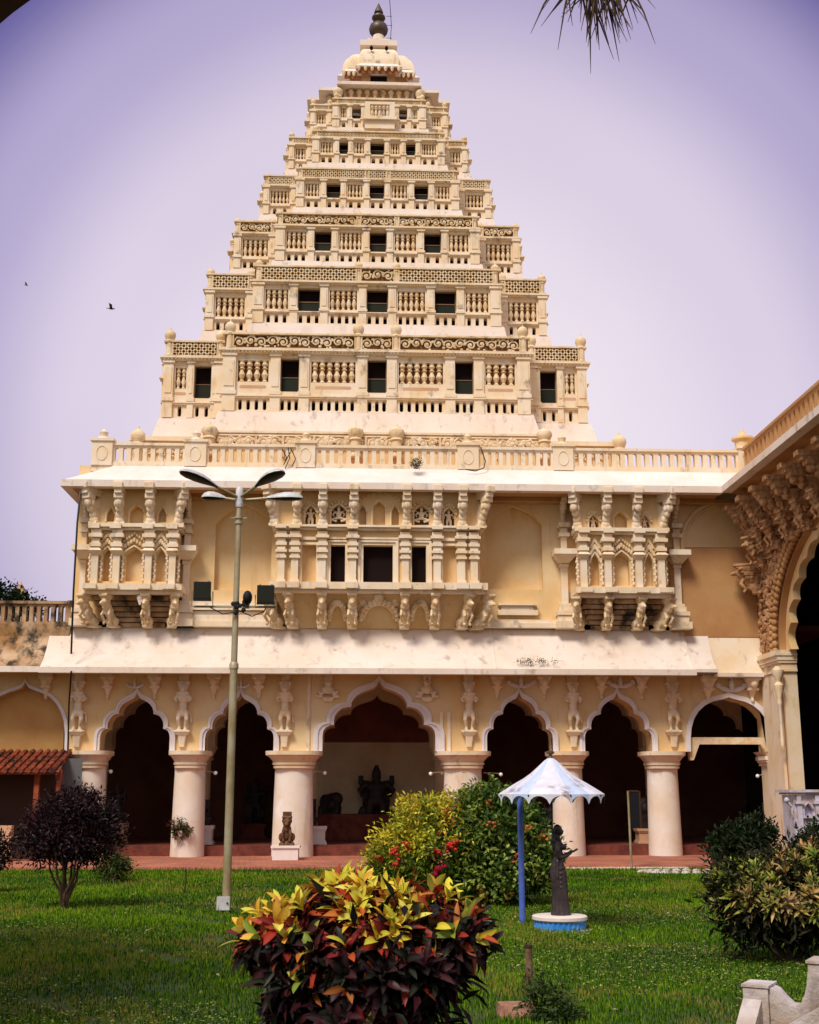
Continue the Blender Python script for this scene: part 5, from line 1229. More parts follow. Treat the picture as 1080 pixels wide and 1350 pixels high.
# ================================================================== STREET FURNITURE
# lamp post
b = gnd(298, 1203); LY = b.y; zt = at(318, 648, LY).z; lp = empty('lamp_post', b, 'tall weathered metal pole with four lamp heads and three black floodlights', 'lamp post')
q = lambda px, py, dy=0: at(px, py, LY+dy)
bx_, by_ = b.x, LY
zm = q(310, 878).z
m = MB(); m.tube([(bx_, by_, 0), (bx_, by_, zm)], .085, 16, .92); m.tube([(bx_, by_, zm), (bx_, by_, zt-.1)], .066, 16, .85); m.lathe([(.095,0),(.095,.1),(.07,.14)], (bx_, by_, zm-.06), 16)
for py in (684, 691): m.lathe([(.085,0),(.085,.05)], (bx_, by_, q(317, py).z), 12)
m.box(bx_-.17, bx_+.17, by_-.02, by_+.02, q(317,684).z, q(317,684).z+.03); m.build('pole', 'galv', lp)
m = MB(); m.lathe([(.075,0),(.08,.05),(.08,.4),(.05,.45)], (bx_, by_, zt-.35), 14); m.build('pole_cap', 'lamp_white', lp)
def head(px0, py0, px1, py1, dy0, dy1, w_, hh):
    a = q(px0, py0, dy0); c = q(px1, py1, dy1); d = (c-a); L_ = d.length; d.normalize(); side = d.cross(Vector((0,0,1))).normalized(); upv = side.cross(d)
    prof = [(0,.22,.30),(.12,.40,.5),(.3,.72,.8),(.5,.95,1.0),(.72,1.0,1.0),(.9,.75,.75),(1.0,.25,.3)]
    def shell(s0, sgn):
        m = MB(); vs = []; n = 10
        for t, ww_, h_ in prof:
            for k in range(n+1):
                an = math.pi*k/n; vs.append(a+d*(t*L_)+side*(math.cos(an)*ww_*w_/2)+upv*(math.sin(an)*h_*hh*sgn))
        fs = []
        for i in range(len(prof)-1):
            for k in range(n): fs.append((i*(n+1)+k, i*(n+1)+k+1, (i+1)*(n+1)+k+1, (i+1)*(n+1)+k))
        for i in (0, len(prof)-1): fs.append(tuple(i*(n+1)+k for k in range(n+1)))
        for i in range(len(prof)-1): fs.append((i*(n+1), (i+1)*(n+1), (i+1)*(n+1)+n, i*(n+1)+n))
        m.add(vs, fs); return m
    o = shell(0, 1).build('lamp_head', 'lamp_white', lp); shell(0, -.35).build('lens', 'black', o); return o, a
top = q(318, 655); top.y = by_
def arm(p0, p1): MB().tube([p0, (Vector(p0)+Vector(p1))/2, p1], .033, 8).build('arm', 'galv', lp)
for args in ((286,642,238,621,-.45,-1.05,.40,.12), (338,641,373,621,-.45,-1.05,.40,.12)):
    o, a = head(*args); arm((bx_, by_, top.z-.02), a)
for args in ((297,657,266,656,.0,.0,.26,.14), (352,657,399,657,.0,.0,.26,.14)):
    o, a = head(*args); arm((bx_, by_, top.z-.08), a)
# crossbar and floodlights
zb = q(310, 801).z; fl0, fl1 = q(257, 800).x, q(364, 800).x
MB().box(fl0, fl1, by_-.13, by_-.09, zb-.02, zb+.02).build('crossbar', 'galv', lp)
for (xa, xb, ya, yb, dz) in ((256,281,770,794,0), (339,364,774,798,0)):
    x0, x1 = q(xa, 785).x, q(xb, 785).x; z0, z1 = q(300, yb).z, q(300, ya).z
    m = MB(); m.box(x0+.02, x1-.02, by_-.28, by_-.2, z0, z1); m.frus((x0+.01, x1-.01, by_-.2, by_-.12), (x0+.06, x1-.06, by_-.19, by_-.10), z0, z1)
    for i in range(7): xx = x0+.04+(x1-x0-.1)*i/6; m.box(xx, xx+.012, by_-.12, by_-.03, z0+.05, z1-.05)
    fo = m.build('floodlight', 'black', lp)
    MB().box(x0+.04, x1-.04, by_-.29, by_-.281, z0+.03, z1-.03).build('glass', 'pane', fo)
    m = MB(); m.tube([(x0-.02, by_-.2, (z0+z1)/2), (x0-.02, by_-.15, zb), (x1+.02, by_-.15, zb), (x1+.02, by_-.2, (z0+z1)/2)], .014, 5); m.box(x0+.05, x0+.1, by_-.24, by_-.2, z1, z1+.03); m.box(x1-.1, x1-.05, by_-.24, by_-.2, z1, z1+.03); m.build('yoke', 'galv', fo)
c = q(327, 789); m = MB(); m.ell((c.x, by_-.1, c.z), (.10, .15, .15), 12, 8); m.box(c.x-.05, c.x+.03, by_-.15, by_+.1, c.z-.2, c.z-.05); m.build('floodlight', 'black', lp)
m = MB(); m.tube([(fl0+.3, by_-.12, zb), (fl0+.6, by_-.15, zb-.16), (fl0+.9, by_-.13, zb-.1), (bx_, by_-.1, zb-.02)], .012, 5); m.tube([(bx_, by_-.1, zb-.05), (bx_+.35, by_-.14, zb-.2), (bx_+.6, by_-.12, zb-.1), (fl1-.2, by_-.12, zb)], .012, 5)
for i in range(14): m.ell((bx_+rnd.uniform(-.06,.22), by_-.12, zb+rnd.uniform(-.14,.12)), (.045, .04, .05), 6, 4)
m.build('cable', 'black', lp)
m = MB(); p = q(296, 1205); z0, z1 = q(296, 1205).z, q(296, 1189).z; m.box(q(287,1197).x, q(304,1197).x, by_-.22, by_-.09, .06, .31); o = m.build('junction_box', 'lamp_white', lp); MB().lathe([(.02,0),(.02,.02)], (q(301,1197).x, by_-.235, .19), 8).build('lock', 'black', o)
MB().box(bx_-.12, bx_+.12, by_-.12, by_+.12, 0, .06).build('base_plate', 'black', lp)

# umbrella canopy on a blue pole
pb = gnd(689, 1219); um = empty('garden_umbrella', pb, 'white and pale blue scalloped tin umbrella on a bright blue pole', 'umbrella')
UY = gnd(738, 1231).y+.5; cx_ = at(727, 1047, UY).x; rz = at(727, 1047, UY).z; az_ = at(727, 998, UY).z; ur = (at(797,1047,UY).x-at(657,1047,UY).x)/2
MB().tube([(pb.x, pb.y, 0), (pb.x, pb.y, rz+.12)], .055, 14).build('pole', 'blue_pole', um)
prof = [(0.02,1.0),(.12,.90),(.24,.74),(.38,.56),(.52,.42),(.68,.29),(.84,.15),(.94,.06),(1.0,0)]
ng = 16; sub = 8
for par, mt in ((0, 'umb_blue'), (1, 'umb_white')):
    m = MB()
    for gk in range(ng):
        if (gk % 3 == 0) != (par == 0): continue
        for s_ in range(sub):
            a0 = 2*math.pi*(gk+s_/sub)/ng + .2; a1 = 2*math.pi*(gk+(s_+1)/sub)/ng + .2
            def pt(r_, z_, a, t): 
                bul = 1-.018*(abs(t-.5)*2); return (cx_+ur*r_*bul*math.cos(a), UY+ur*r_*bul*math.sin(a), rz+(az_-rz)*z_)
            t0, t1 = s_/sub, (s_+1)/sub
            for (ra, za), (rb_, zb2) in zip(prof[:-1], prof[1:]):
                m.add([pt(ra,za,a0,t0), pt(ra,za,a1,t1), pt(rb_,zb2,a1,t1), pt(rb_,zb2,a0,t0)], [(0,1,2,3)])
            d0, d1 = [ (.145*(1-math.sin(math.pi*t)**.55)+.03)*ur for t in (t0, t1)]
            A0, A1 = pt(1,0,a0,t0), pt(1,0,a1,t1); m.add([A0, A1, (A1[0],A1[1],A1[2]-d1), (A0[0],A0[1],A0[2]-d0)], [(0,1,2,3)])
    m.build('canopy', mt, um, sharp=25)
m = MB()
for gk in range(0, ng, 2): a0 = 2*math.pi*gk/ng+.2; m.tube([(cx_+ur*r_*math.cos(a0), UY+ur*r_*math.sin(a0), rz+(az_-rz)*z_-.03) for r_, z_ in prof[1:]], .014, 5)
m.tube([(cx_+ur*.97*math.cos(a/24*6.2832), UY+ur*.97*math.sin(a/24*6.2832), rz-.01) for a in range(25)], .016, 5)
m.tube([(pb.x, pb.y, rz), (pb.x*.4+cx_*.6, UY, rz+.16), (cx_, UY, az_-.1)], .03, 6); m.build('rib_frame', 'black', um)
MB().lathe([(.05,0),(.03,.03),(.03,.06),(.07,.08),(.07,.11),(.04,.13)], (cx_, UY, az_-.02), 12).build('finial', 'finial_metal', um)
# round blue pedestal
pc = gnd(738, 1231); pc.x = at(738, 1215, UY).x; ppm = 1/(at(739,1200,UY).x-at(738,1200,UY).x)
pd = empty('statue_pedestal', (pc.x, UY, 0), 'low round pedestal of fluted bright blue tiles with a white top on the lawn', 'pedestal')
m = MB(); Rp = 34/ppm; vs = []; n = 96
pr = []
zt0 = at(738, 1211, UY-Rp).z
for z_ in (0, zt0-.06): pr.append(z_)
m.lathe([(Rp*1.0, 0), (Rp*1.0, zt0-.07)], (pc.x, UY, 0), 144, ribs=30, rib=.045); m.build('tiled_drum', 'blue_tile', pd)
m = MB(); m.lathe([(Rp*1.0,0),(Rp*1.06,.02),(Rp*1.06,.07),(Rp*1.0,.085)], (pc.x, UY, zt0-.07), 48); m.build('top_slab', 'limewash_clean', pd)
tag(MB().lathe([(Rp*1.12,0),(Rp*1.05,.03)], (pc.x+.08, UY-.02, 0), 40).build('pedestal_footing', 'concrete', pd))
# bronze lady
S = (at(738,1084,UY).z-(zt0+.02)); zt1 = zt0+.012; m = MB(); sx = at(738, 1160, UY).x
V = lambda x, y, z: (sx+x*S, UY+y*S, zt1+z*S)
n = 28; vs = []; fs = []
rings = [(.0,.112,.10,.0),(.03,.104,.095,.0),(.15,.092,.085,.0),(.28,.090,.082,-.002),(.38,.094,.086,-.010),(.46,.092,.083,-.018),(.53,.080,.075,-.022),(.58,.060,.062,-.018),(.62,.050,.055,-.010)]
for z_, rx, ry, ox in rings:
    for kk in range(n):
        a = 2*math.pi*kk/n; fold_ = 1+.06*math.cos(9*a+z_*3)*(1-z_/.62)
        vs.append(V(ox+rx*fold_*math.cos(a), ry*fold_*math.sin(a), z_))
for i in range(len(rings)-1):
    for kk in range(n): k2 = (kk+1) % n; fs.append((i*n+kk, i*n+k2, (i+1)*n+k2, (i+1)*n+kk))
fs.append(tuple(range(n))); fs.append(tuple((len(rings)-1)*n+kk for kk in range(n))); m.add(vs, fs)
def mt(pts, rs): m.tube([V(*p) for p in pts], [r_*S for r_ in rs], 8)
def me_(c, r): m.ell(V(*c), [q_*S for q_ in r], 10, 8)
me_((-.008,0,.66), (.052,.075,.07)); me_((-.002,0,.74), (.058,.085,.065)); me_((.046,.03,.735), (.036,.035,.034)); me_((.046,-.03,.735), (.036,.035,.034)); me_((-.012,0,.80), (.045,.095,.035))
mt([(-.010,0,.79), (-.004,0,.86)], [.027,.025]); me_((.004,0,.915), (.043,.040,.056)); me_((.020,0,.892), (.030,.028,.030))
me_((.050,0,.905), (.012,.009,.016)); me_((.046,0,.885), (.010,.014,.007)); me_((-.012,0,.938), (.046,.046,.046)); me_((-.048,0,.905), (.030,.032,.032)); mt([(-.05,0,.89), (-.062,0,.8), (-.05,0,.70)], [.024,.026,.014])
for s_ in (-1, 1):
    mt([(-.015,s_*.088,.80), (-.030,s_*.100,.70), (-.015,s_*.095,.62)], [.032,.029,.026]); mt([(-.015,s_*.095,.62), (.07,s_*.07,.640), (.135,s_*.035,.675)], [.027,.023,.016])
    me_((.150,s_*.028,.686), (.026,.014,.013))
    for j, (l_, dy) in enumerate(((.040,-.010),(.048,-.003),(.046,.004),(.036,.011))): mt([(.168,s_*.028+dy,.690), (.168+l_*.6,s_*.026+dy,.701), (.168+l_,s_*.022+dy,.716)], [.008,.0075,.006])
    mt([(.128,s_*.028+.012,.690), (.145,s_*.028+.022,.708), (.158,s_*.026+.022,.716)], [.006,.005,.004])
mt([(-.02,.05,.80), (.01,-.02,.70), (-.03,-.07,.58), (-.04,-.09,.40)], [.018,.02,.022,.012])
for i in range(5): a = .3*i; mt([(-.085,-.03,.53-.05*i), (.0,-.088,.50-.05*i), (.085,-.02,.52-.05*i)], [.006,.009,.006])
for s_ in (-1, 1): me_((.085,s_*.03,.012), (.035,.02,.014))
me = fuse(m, 'bronze', .011, 2, 'statue'); o = bpy.data.objects.new('lady_statue', me); lk(o, None, (0,0,0)); tag(o, 'dark bronze statue of a standing woman in a sari with hands held forward', 'statue')
vv = Vector((sx, UY, zt1)); me.transform(Matrix.Translation(-vv)); o.location = vv; W[o.name] = vv

# pipe in a broken block
b = gnd(700, 1338); Y_ = b.y; x_ = at(699, 1300, Y_).x; bl_ = empty('pipe_stump', (x_, Y_, 0), 'grey metal pipe upright in a broken concrete block on the near lawn', 'pipe')
m = MB(); zt = at(699, 1247, Y_).z; m.tube([(x_, Y_, 0), (x_-.01, Y_, zt)], .036, 14); po_ = m.build('pipe', 'rusty', bl_); MB().lathe([(.042,0),(.042,.03)], (x_-.01, Y_, zt-.02), 14).build('cap', 'wood_dark', po_)
x0, x1 = at(661, 1340, Y_-.2).x, at(706, 1340, Y_-.2).x; zt = at(690, 1328, Y_-.1).z; m = MB(); m.frus((x0-.03, x1+.05, Y_-.26, Y_+.1), (x0, x1, Y_-.2, Y_+.12), 0, max(.12, zt)); 
for i in range(16): m.ell((rnd.uniform(x0, x1), Y_-rnd.uniform(.0,.2), max(.12,zt)), (.05,.04,.018), 6, 4)
m.build('block', 'smashed_block', bl_) if 'smashed_block' in MATS else m.build('block', 'concrete', bl_)
# thin stake
b = gnd(243, 1177); tag(MB().tube([(b.x, b.y, 0), (b.x+.03, b.y, .25), (b.x+.02, b.y, at(243,1146,b.y).z)], [.022,.018,.02], 6).build('stake', 'wood_dark'), 'thin dark wooden stake stuck in the lawn left of the lamp post', 'stake')
# notice post with dark board by the path
b = gnd(833, 1148); np_ = empty('notice_post', b, 'thin grey post with a dark framed board seen edge-on before the fifth arch', 'sign'); zt = at(829, 1043, b.y).z
MB().tube([(b.x, b.y, 0), (b.x-.02, b.y, zt)], .035, 8).build('post', 'galv', np_)
x0, x1 = at(828, 1060, b.y).x, at(843, 1060, b.y).x; z0 = at(830, 1092, b.y).z; m = MB(); m.box(x0, x1, b.y+.04, b.y+.07, z0, zt-.02); bo2 = m.build('board', 'black', np_)
m = MB(); m.box(x1, x1+.05, b.y+.02, b.y+.08, z0, zt); m.box(x0, x1, b.y+.02, b.y+.08, zt-.02, zt+.03); m.build('board_frame', 'wood_dark', bo2)
# stone ring and bits in grass
b = gnd(905, 1152); m = MB()
for i in range(26): a = 6.2832*i/26; m.ell((b.x+1.3*math.cos(a), b.y+.55*math.sin(a), .05), (.15, .08, .07), 6, 4)
m.build('stone_ring', 'concrete', None, 'low ring of pale stones round a grassy bed by the brick path', 'stone edging')

# ---- concrete stair rail at bottom right (runs obliquely towards the viewer)
ang = R(-32); P0 = at(979, 1300, 6.0); dr_ = Vector((math.cos(ang), math.sin(ang), 0)); nr_ = Vector((-dr_.y, dr_.x, 0))
def onr(px, py, off=0.0):
    d = ray(px, py); n_ = nr_; q0 = P0 + n_*off; t = (q0-Vector((0,0,CH))).dot(n_)/d.dot(n_); p = Vector((0,0,CH))+d*t; return ((p-P0).dot(dr_), p.z)
rl = empty('stair_rail', (P0.x, P0.y, .6), 'weathered grey concrete stair parapet with a dipping curved top at bottom right', 'parapet')
def rb(m): m.v = [(a+P0.x, b+P0.y, c) for a, b, c in m.v]; return m
w1, ztn = onr(1012, 1304)[0], onr(995, 1302)[1]
m = MB(); m.box(0, w1, 0, .16, 0, ztn); m.box(-.006, w1+.006, -.006, .17, ztn+.001, ztn+.012); rb(m).build('newel', 'concrete', rl)
xs_, zs_ = onr(978, 1316, -.003); xe_ = onr(1004, 1316, -.003)[0]
m = MB(); m.add([(0, -.003, zs_), (xe_, -.003, zs_), (xe_-.02, -.55, zs_-.40), (-.02, -.55, zs_-.40), (0, -.003, 0), (xe_, -.003, 0), (xe_-.02, -.55, 0), (-.02, -.55, 0)], [(0,1,2,3),(4,7,6,5),(0,3,7,4),(1,5,6,2),(2,6,7,3),(0,4,5,1)]); rb(m).build('sloping_rail', 'concrete', rl)
pts = [(1022,1306),(1027,1312),(1034,1320),(1041,1326),(1049,1327),(1056,1322),(1061,1311),(1064,1297),(1065,1277)]
out = [onr(px, py, .02) for px, py in pts]
m = MB(); m.prism([out+[(out[-1][0]+.01, 0), (w1+.001, 0), (w1+.001, out[0][1]+.01)]], .02, .14); rb(m).build('curved_wall', 'concrete', rl)
xa, z1_ = onr(1065, 1270); m = MB(); m.box(xa, xa+.2, -.005, .17, 0, z1_); m.box(xa-.008, xa+.208, -.012, .18, z1_+.001, z1_+.013); rb(m).build('newel', 'concrete', rl)
a_, za_ = onr(1040, 1350, -.12); b_, zb_ = onr(1090, 1322, -.12)
m = MB(); m.add([(a_, -.2, za_), (b_, -.2, zb_), (b_, -.12, zb_), (a_, -.12, za_), (a_, -.2, .2), (b_, -.2, .2), (b_, -.12, .2), (a_, -.12, .2)], [(0,1,2,3),(0,4,5,1),(1,5,6,2),(2,6,7,3),(3,7,4,0)]); rb(m).build('sloping_rail', 'concrete', rl)
rl.rotation_euler = (0, 0, ang)
# ---- the porch arch the photo is taken from (its haunch shows at top left)
Yp = 1.7; c1 = at(17, 17, Yp); r_ = 1.9; ccx, ccz = c1.x+r_*.7071, c1.z-r_*.7071
m = MB(); arc_ = [(ccx+r_*math.cos(math.pi*i/40), ccz+r_*math.sin(math.pi*i/40)) for i in range(41)]
m.prism([[(3.8, .6), (3.8, ccz+2.6), (-3, ccz+2.6), (-3, .6), (ccx-r_, .6)] + arc_[::-1] + [(ccx+r_, .6)]], Yp-.45, Yp)
po = empty('porch', (0, 0, .1), 'dark porch arch just showing in the top left corner', 'porch')
m.build('porch_arch', 'maroon', po); MB().box(-45, -3.001, -4, Yp, .0, ccz+2.6).build('unseen_range_block', 'plaster', po); MB().box(3.801, WX+9, -4, Yp, .0, ccz+2.6).build('unseen_range_block', 'plaster', po); MB().box(-3, 3.8, -4, Yp-.46, ccz+2.2, ccz+2.5).build('porch_ceiling', 'maroon', po); MB().box(-3, 3.8, -4.2, -4.001, .6, ccz+2.5).build('porch_back_wall', 'maroon', po)  # side range blocks, out of view, added to block low sky and shade foreground
MB().box(-3, 3.8, -4, Yp+.3, 0, .6).build('porch_floor', 'redstep', po)
# ---- palm leaf hanging in from above (palm stands to the right, out of frame)
pt_ = empty('palm_tree', (5.6, 7.4, 0), 'drooping dry palm frond tips hanging into the sky at the top edge', 'palm tree')
Yq = 7.2; tip = at(788, -28, Yq)
m = MB(); m.tube([(5.6, 7.4, 0), (5.5, 7.4, 4), (5.45, 7.3, tip.z+.9)], .16, 12, .8); m.build('trunk', 'bark', pt_)
m = MB(); spine = [(5.45, 7.3, tip.z+.8), (4.4, 7.25, tip.z+1.25), (3.2, Yq, tip.z+1.0), (2.3, Yq, tip.z+.5), (tip.x, Yq, tip.z)]; m.tube(spine, .03, 6, .4); 
for i in range(90):
    a = -math.pi/2+rnd.gauss(0, .50); L_ = rnd.uniform(.26,.62)*(1-.15*abs(a+math.pi/2)); o_ = Vector((tip.x+rnd.gauss(0,.09), Yq+rnd.uniform(-.12,.12), tip.z+rnd.uniform(-.03,.14)))
    d = Vector((math.cos(a), rnd.uniform(-.3,.3), math.sin(a))); p1 = o_+d*L_*.5; p2 = p1+(d+Vector((0,0,-.35))).normalized()*L_*.5; m.tube([o_, p1, p2], [.0085,.0065,.0015], 4)
for i in range(16):
    o_ = Vector((tip.x+rnd.uniform(-.25,.2), Yq+rnd.uniform(-.1,.1), tip.z+.14+rnd.uniform(-.05,.1))); s_ = rnd.choice((-1,1)); d = Vector((s_*rnd.uniform(.6,1), 0, -rnd.uniform(.3,.9))).normalized(); L_ = rnd.uniform(.25,.46); m.tube([o_, o_+d*L_*.6, o_+d*L_+Vector((0,0,-.05))], [.009,.006,.001], 4)
m.build('frond', 'palm_dry' if 'palm_dry' in MATS else 'bark', pt_)
# ---- marble screen at the right
Y_ = 30.0; p = at(1065, 1110, Y_); ms = empty('marble_screen', (p.x, Y_, 0), 'small white marble screen with a ledge, pointed niche and side bracket by the right wing', 'screen')
X = lambda px: at(px, 1080, Y_).x; Z = lambda py: at(1060, py, Y_).z; x1 = X(1082)+3.2
m = MB(); m.box(X(1041), x1, Y_-.15, Y_+.9, Z(1044.5), Z(1041)); m.box(X(1046), x1, Y_-.05, Y_+.9, Z(1047.5), Z(1044.7)); m.build('ledge', 'marble', ms)
m = MB(); xn = X(1066); 
def niche(cx): return pointed(cx, X(1072)-X(1060), Z(1076), Z(1066), Z(1058))
xs_ = [xn + i*(X(1090)-X(1066)) for i in range(6)]
m.prism([rect(X(1048), x1, 0, Z(1047.7))] + [niche(c_) for c_ in xs_], Y_, Y_+.12); m.box(X(1048), x1, Y_+.12, Y_+.8, 0, Z(1048)); m.build('screen_panel', 'marble', ms)
m = MB()
for c_ in xs_:
    d = X(1078)-X(1066)
    m.box(c_-d-.06, c_-d+.06, Y_-.1, Y_-.001, 0, Z(1060)); m.box(c_-d-.1, c_-d+.1, Y_-.14, Y_-.001, Z(1060)+.002, Z(1056)); m.box(c_-d-.05, c_-d+.05, Y_-.08, Y_-.001, Z(1055.9), Z(1048)); m.tube([(a, Y_-.03, b) for a, b in niche(c_)[1:]], .03, 5); m.box(c_-d*.7, c_+d*.7, Y_-.08, Y_-.001, Z(1078.5), Z(1076))
m.build('pilaster', 'marble', ms)
m = MB(); m.tube([(X(1040), Y_+.05, Z(1055)), (X(1043), Y_+.05, Z(1060)), (X(1047), Y_+.05, Z(1064)), (X(1046), Y_+.05, Z(1072)), (X(1048.5), Y_+.05, Z(1078))], .045, 6, .6); m.ell((X(1040), Y_+.05, Z(1055)), .07); m.build('side_bracket', 'marble', ms)

# ---- tiled shed at the left
Y_ = 42.4; zt, zb = at(30, 990, Y_+1.2).z, at(30, 1018, Y_-.6).z
sh_ = empty('tiled_shed', (at(20,1100,Y_).x, Y_, .1), 'low open shed with a red clay tile roof at far left', 'shed')
xr = at(84, 1003, Y_).x; m = MB(); x0 = -24.0; rows = 5; 
m.add([(x0, Y_+1.9, zt), (xr-.2, Y_+1.9, zt), (xr, Y_-.6, zb), (x0, Y_-.6, zb)], [(0,1,2,3)]); m.add([(x0, Y_+1.9, zt-.06), (xr-.2, Y_+1.9, zt-.06), (xr, Y_-.6, zb-.06), (x0, Y_-.6, zb-.06)], [(3,2,1,0)])
nx = int((xr-x0)/.26)
for i in range(nx):
    xx = x0+.26*(i+.5)
    for j in range(rows):
        t0, t1 = j/rows, (j+1.05)/rows; ya, yb = Y_+1.9-2.5*t0, Y_+1.9-2.5*t1; za, zb_ = zt+(zb-zt)*t0, zt+(zb-zt)*t1
        m.tube([(xx, ya, za+.01), (xx, yb, zb_+.06)], .095, 6)
m.build('tile_roof', 'tile', sh_)
m = MB()
for px in (-20, 50, 79): m.box(at(px,1050,Y_).x-.08, at(px,1050,Y_).x+.08, Y_-.3, Y_-.14, .1, zb+.1)
m.build('post', 'tile', sh_)
MB().box(x0, at(62,1060,Y_).x, Y_+.9, Y_+1.0, .1, zb+.2).build('back_wall', 'wood_dark', sh_)
MB().box(at(62,1060,Y_).x, at(95,1060,Y_).x, Y_+1.2, Y_+1.25, .1, zb+.5).build('tin_sheet', 'tin', sh_)
MB().box(x0, at(20,1100,Y_).x, Y_-.5, Y_-.2, .1, at(10,1088,Y_).z).build('low_wall', 'salmon', sh_)

# ---- statues and plinths inside the arcade
def idol(kind):
    m = MB()
    if kind == 'crowned':       # standing many-armed deity, 1.0 high
        m.ell((0,0,.80), (.075,.07,.085)); m.frus((-.07,.07,-.06,.06), (-.02,.02,-.02,.02), .86, 1.0); m.ell((0,0,.62), (.16,.1,.12)); m.ell((0,0,.48), (.13,.1,.12)); m.ell((0,0,.38), (.16,.1,.10))
        for s in (-1, 1):
            m.tube([(s*.14,0,.68), (s*.25,-.02,.58), (s*.19,-.08,.47)], [.055,.045,.04], 6); m.tube([(s*.12,.02,.70), (s*.24,.02,.70), (s*.22,.02,.82)], [.05,.045,.045], 6)
            m.tube([(s*.08,0,.4), (s*.10,-.02,.22), (s*.09,0,.04)], [.09,.07,.06], 6); m.ell((s*.20,0,.2), (.07,.05,.12)); m.ell((s*.1,-.05,.03), (.05,.09,.03))
        m.box(-.22,.22,-.14,.12,0,.03); m.box(-.2,.2,.04,.09,.02,.6)
    elif kind == 'slab':        # rough carved torso slab
        m.ell((0,0,.5), (.30,.2,.46)); m.ell((.14,0,.78), (.2,.15,.2)); m.ell((-.16,0,.7), (.16,.14,.22)); m.ell((0,-.12,.6), (.16,.14,.2)); m.box(-.22,.22,-.15,.15,0,.3); m.ell((-.3,-.05,.35), (.08,.1,.25))
    else:                       # seated
        m.ell((0,0,.78), (.09,.085,.11)); m.ell((0,0,.92), (.06,.06,.09)); m.ell((0,0,.52), (.17,.12,.2)); m.ell((0,-.05,.22), (.30,.2,.12))
        for s in (-1, 1): m.tube([(s*.16,0,.64), (s*.25,-.04,.45), (s*.12,-.16,.32)], [.06,.05,.045], 6); m.tube([(s*.1,-.02,.25), (s*.33,-.1,.2), (s*.05,-.22,.16)], [.1,.09,.07], 6)
        m.box(-.3,.3,-.2,.2,0,.12); m.box(-.26,.26,.1,.16,.1,.85)
    return fuse(m, 'granite', .022, 2, 'idol')
IC, IS, IT = idol('crowned'), idol('slab'), idol('seated')
def statue(me, px, pyt, pyb, Y, label, wz=1.0):
    b = at(px, pyb, Y); t = at(px, pyt, Y); h = t.z-b.z; inst(me, 'stone_statue', None, b, (h*wz, h, h), 0, label, 'statue')
def plinth(px0, px1, pyt, Y, label, mat='limewash_clean', z0=ZF, name='stone_plinth'):
    x0, x1 = at(px0, 1100, Y).x, at(px1, 1100, Y).x; zt = at((px0+px1)/2, pyt, Y).z; m = MB(); c = (x0+x1)/2; h = (x1-x0)/2; H = zt-z0
    for a, b, q in ((0,.10,1.0),(.10,.2,.93),(.2,.72,.84),(.72,.82,.92),(.82,1.0,1.0)): m.box(c-h*q, c+h*q, Y-h*q, Y+h*q, z0+H*a+.002, z0+H*b)
    m.build(name, mat, None, label, 'plinth'); return zt
Yi = FY+9
statue(IC, 496, 1008, 1088, FY+6.6, 'tall crowned black stone deity on the bench in the central arch', 1.15)
plinth(404, 431, 1089, FY+1.9, 'white moulded plinth at the left side of the central arch')
statue(IS, 436, 1043, 1090, FY+6.5, 'broad broken black stone torso left of the crowned deity in the central arch', 1.05)
statue(IT, 411, 1047, 1088, FY+1.9, 'small seated stone figure on the white plinth beside the third column', .55)
plinth(258, 282, 1088, FY+1.9, 'white moulded plinth right of the column with the hanging plant'); statue(IT, 268, 1048, 1088, FY+1.9, 'dark seated stone figure right of the column with the plant', .75)
plinth(150, 168, 1085, FY+2.4, 'pinkish plinth behind the purple shrub in the first arch', 'salmon'); statue(IC, 153, 1030, 1085, FY+3.0, 'slender dark standing figure at the left of the first arch', .8)
plinth(318, 352, 1086, FY+8.5, 'dark low plinth deep inside the second arch', 'redstep'); statue(IC, 336, 1025, 1086, FY+8.5, 'dim standing figure deep inside the second arch', .9)
plinth(718, 742, 1098, FY+2.4, 'white plinth in the fourth arch behind the umbrella'); statue(IC, 727, 1052, 1098, FY+2.4, 'dark standing figure seen just below the umbrella rim', .8)
plinth(838, 866, 1092, FY+2.3, 'salmon moulded plinth in the fifth arch', 'salmon'); statue(IS, 851, 1048, 1092, FY+2.3, 'dark hunched stone sculpture on the salmon plinth in the fifth arch', 1.1)
plinth(1008, 1030, 1092, FY+.9, 'terracotta plinth at the foot of the right corner pier', 'salmon', .45); statue(IC, 1014, 1050, 1092, FY+1.4, 'brown standing figure next to the right corner pier', .7)
plinth(983, 1002, 1094, FY+6, 'dark plinth deep in the last arch on the right', 'redstep'); statue(IC, 993, 1045, 1094, FY+6, 'black hooded standing figure deep in the last arch on the right', .9)
# guardian lion on a white block in front of the third column
pb_ = gnd(374, 1134, .1); x0, x1 = at(357, 1125, pb_.y).x, at(395, 1125, pb_.y).x; zt = at(375, 1115, pb_.y).z
m = MB(); m.box(x0+.05, x1-.05, pb_.y, pb_.y+.85, .1, zt-.08); m.box(x0, x1, pb_.y-.05, pb_.y+.88, zt-.08+.002, zt); m.build('white_block', 'limewash_clean', None, 'plain white block in front of the third column', 'plinth')
h = at(378, 1070, pb_.y+.3).z-zt; m = MB()
m.box(-.24,.24,-.2,.24,0,.07); m.box(-.20,.20,-.17,.2,.07,.12); m.ell((0,.02,.32), (.17,.15,.22)); m.ell((0,-.03,.48), (.15,.13,.14)); m.ell((0,-.06,.66), (.14,.14,.15)); m.ell((0,-.18,.62), (.08,.09,.07)); m.box(-.14,.14,-.1,.14,.72,1.0); m.box(-.16,.16,-.13,.15,.80,.85)
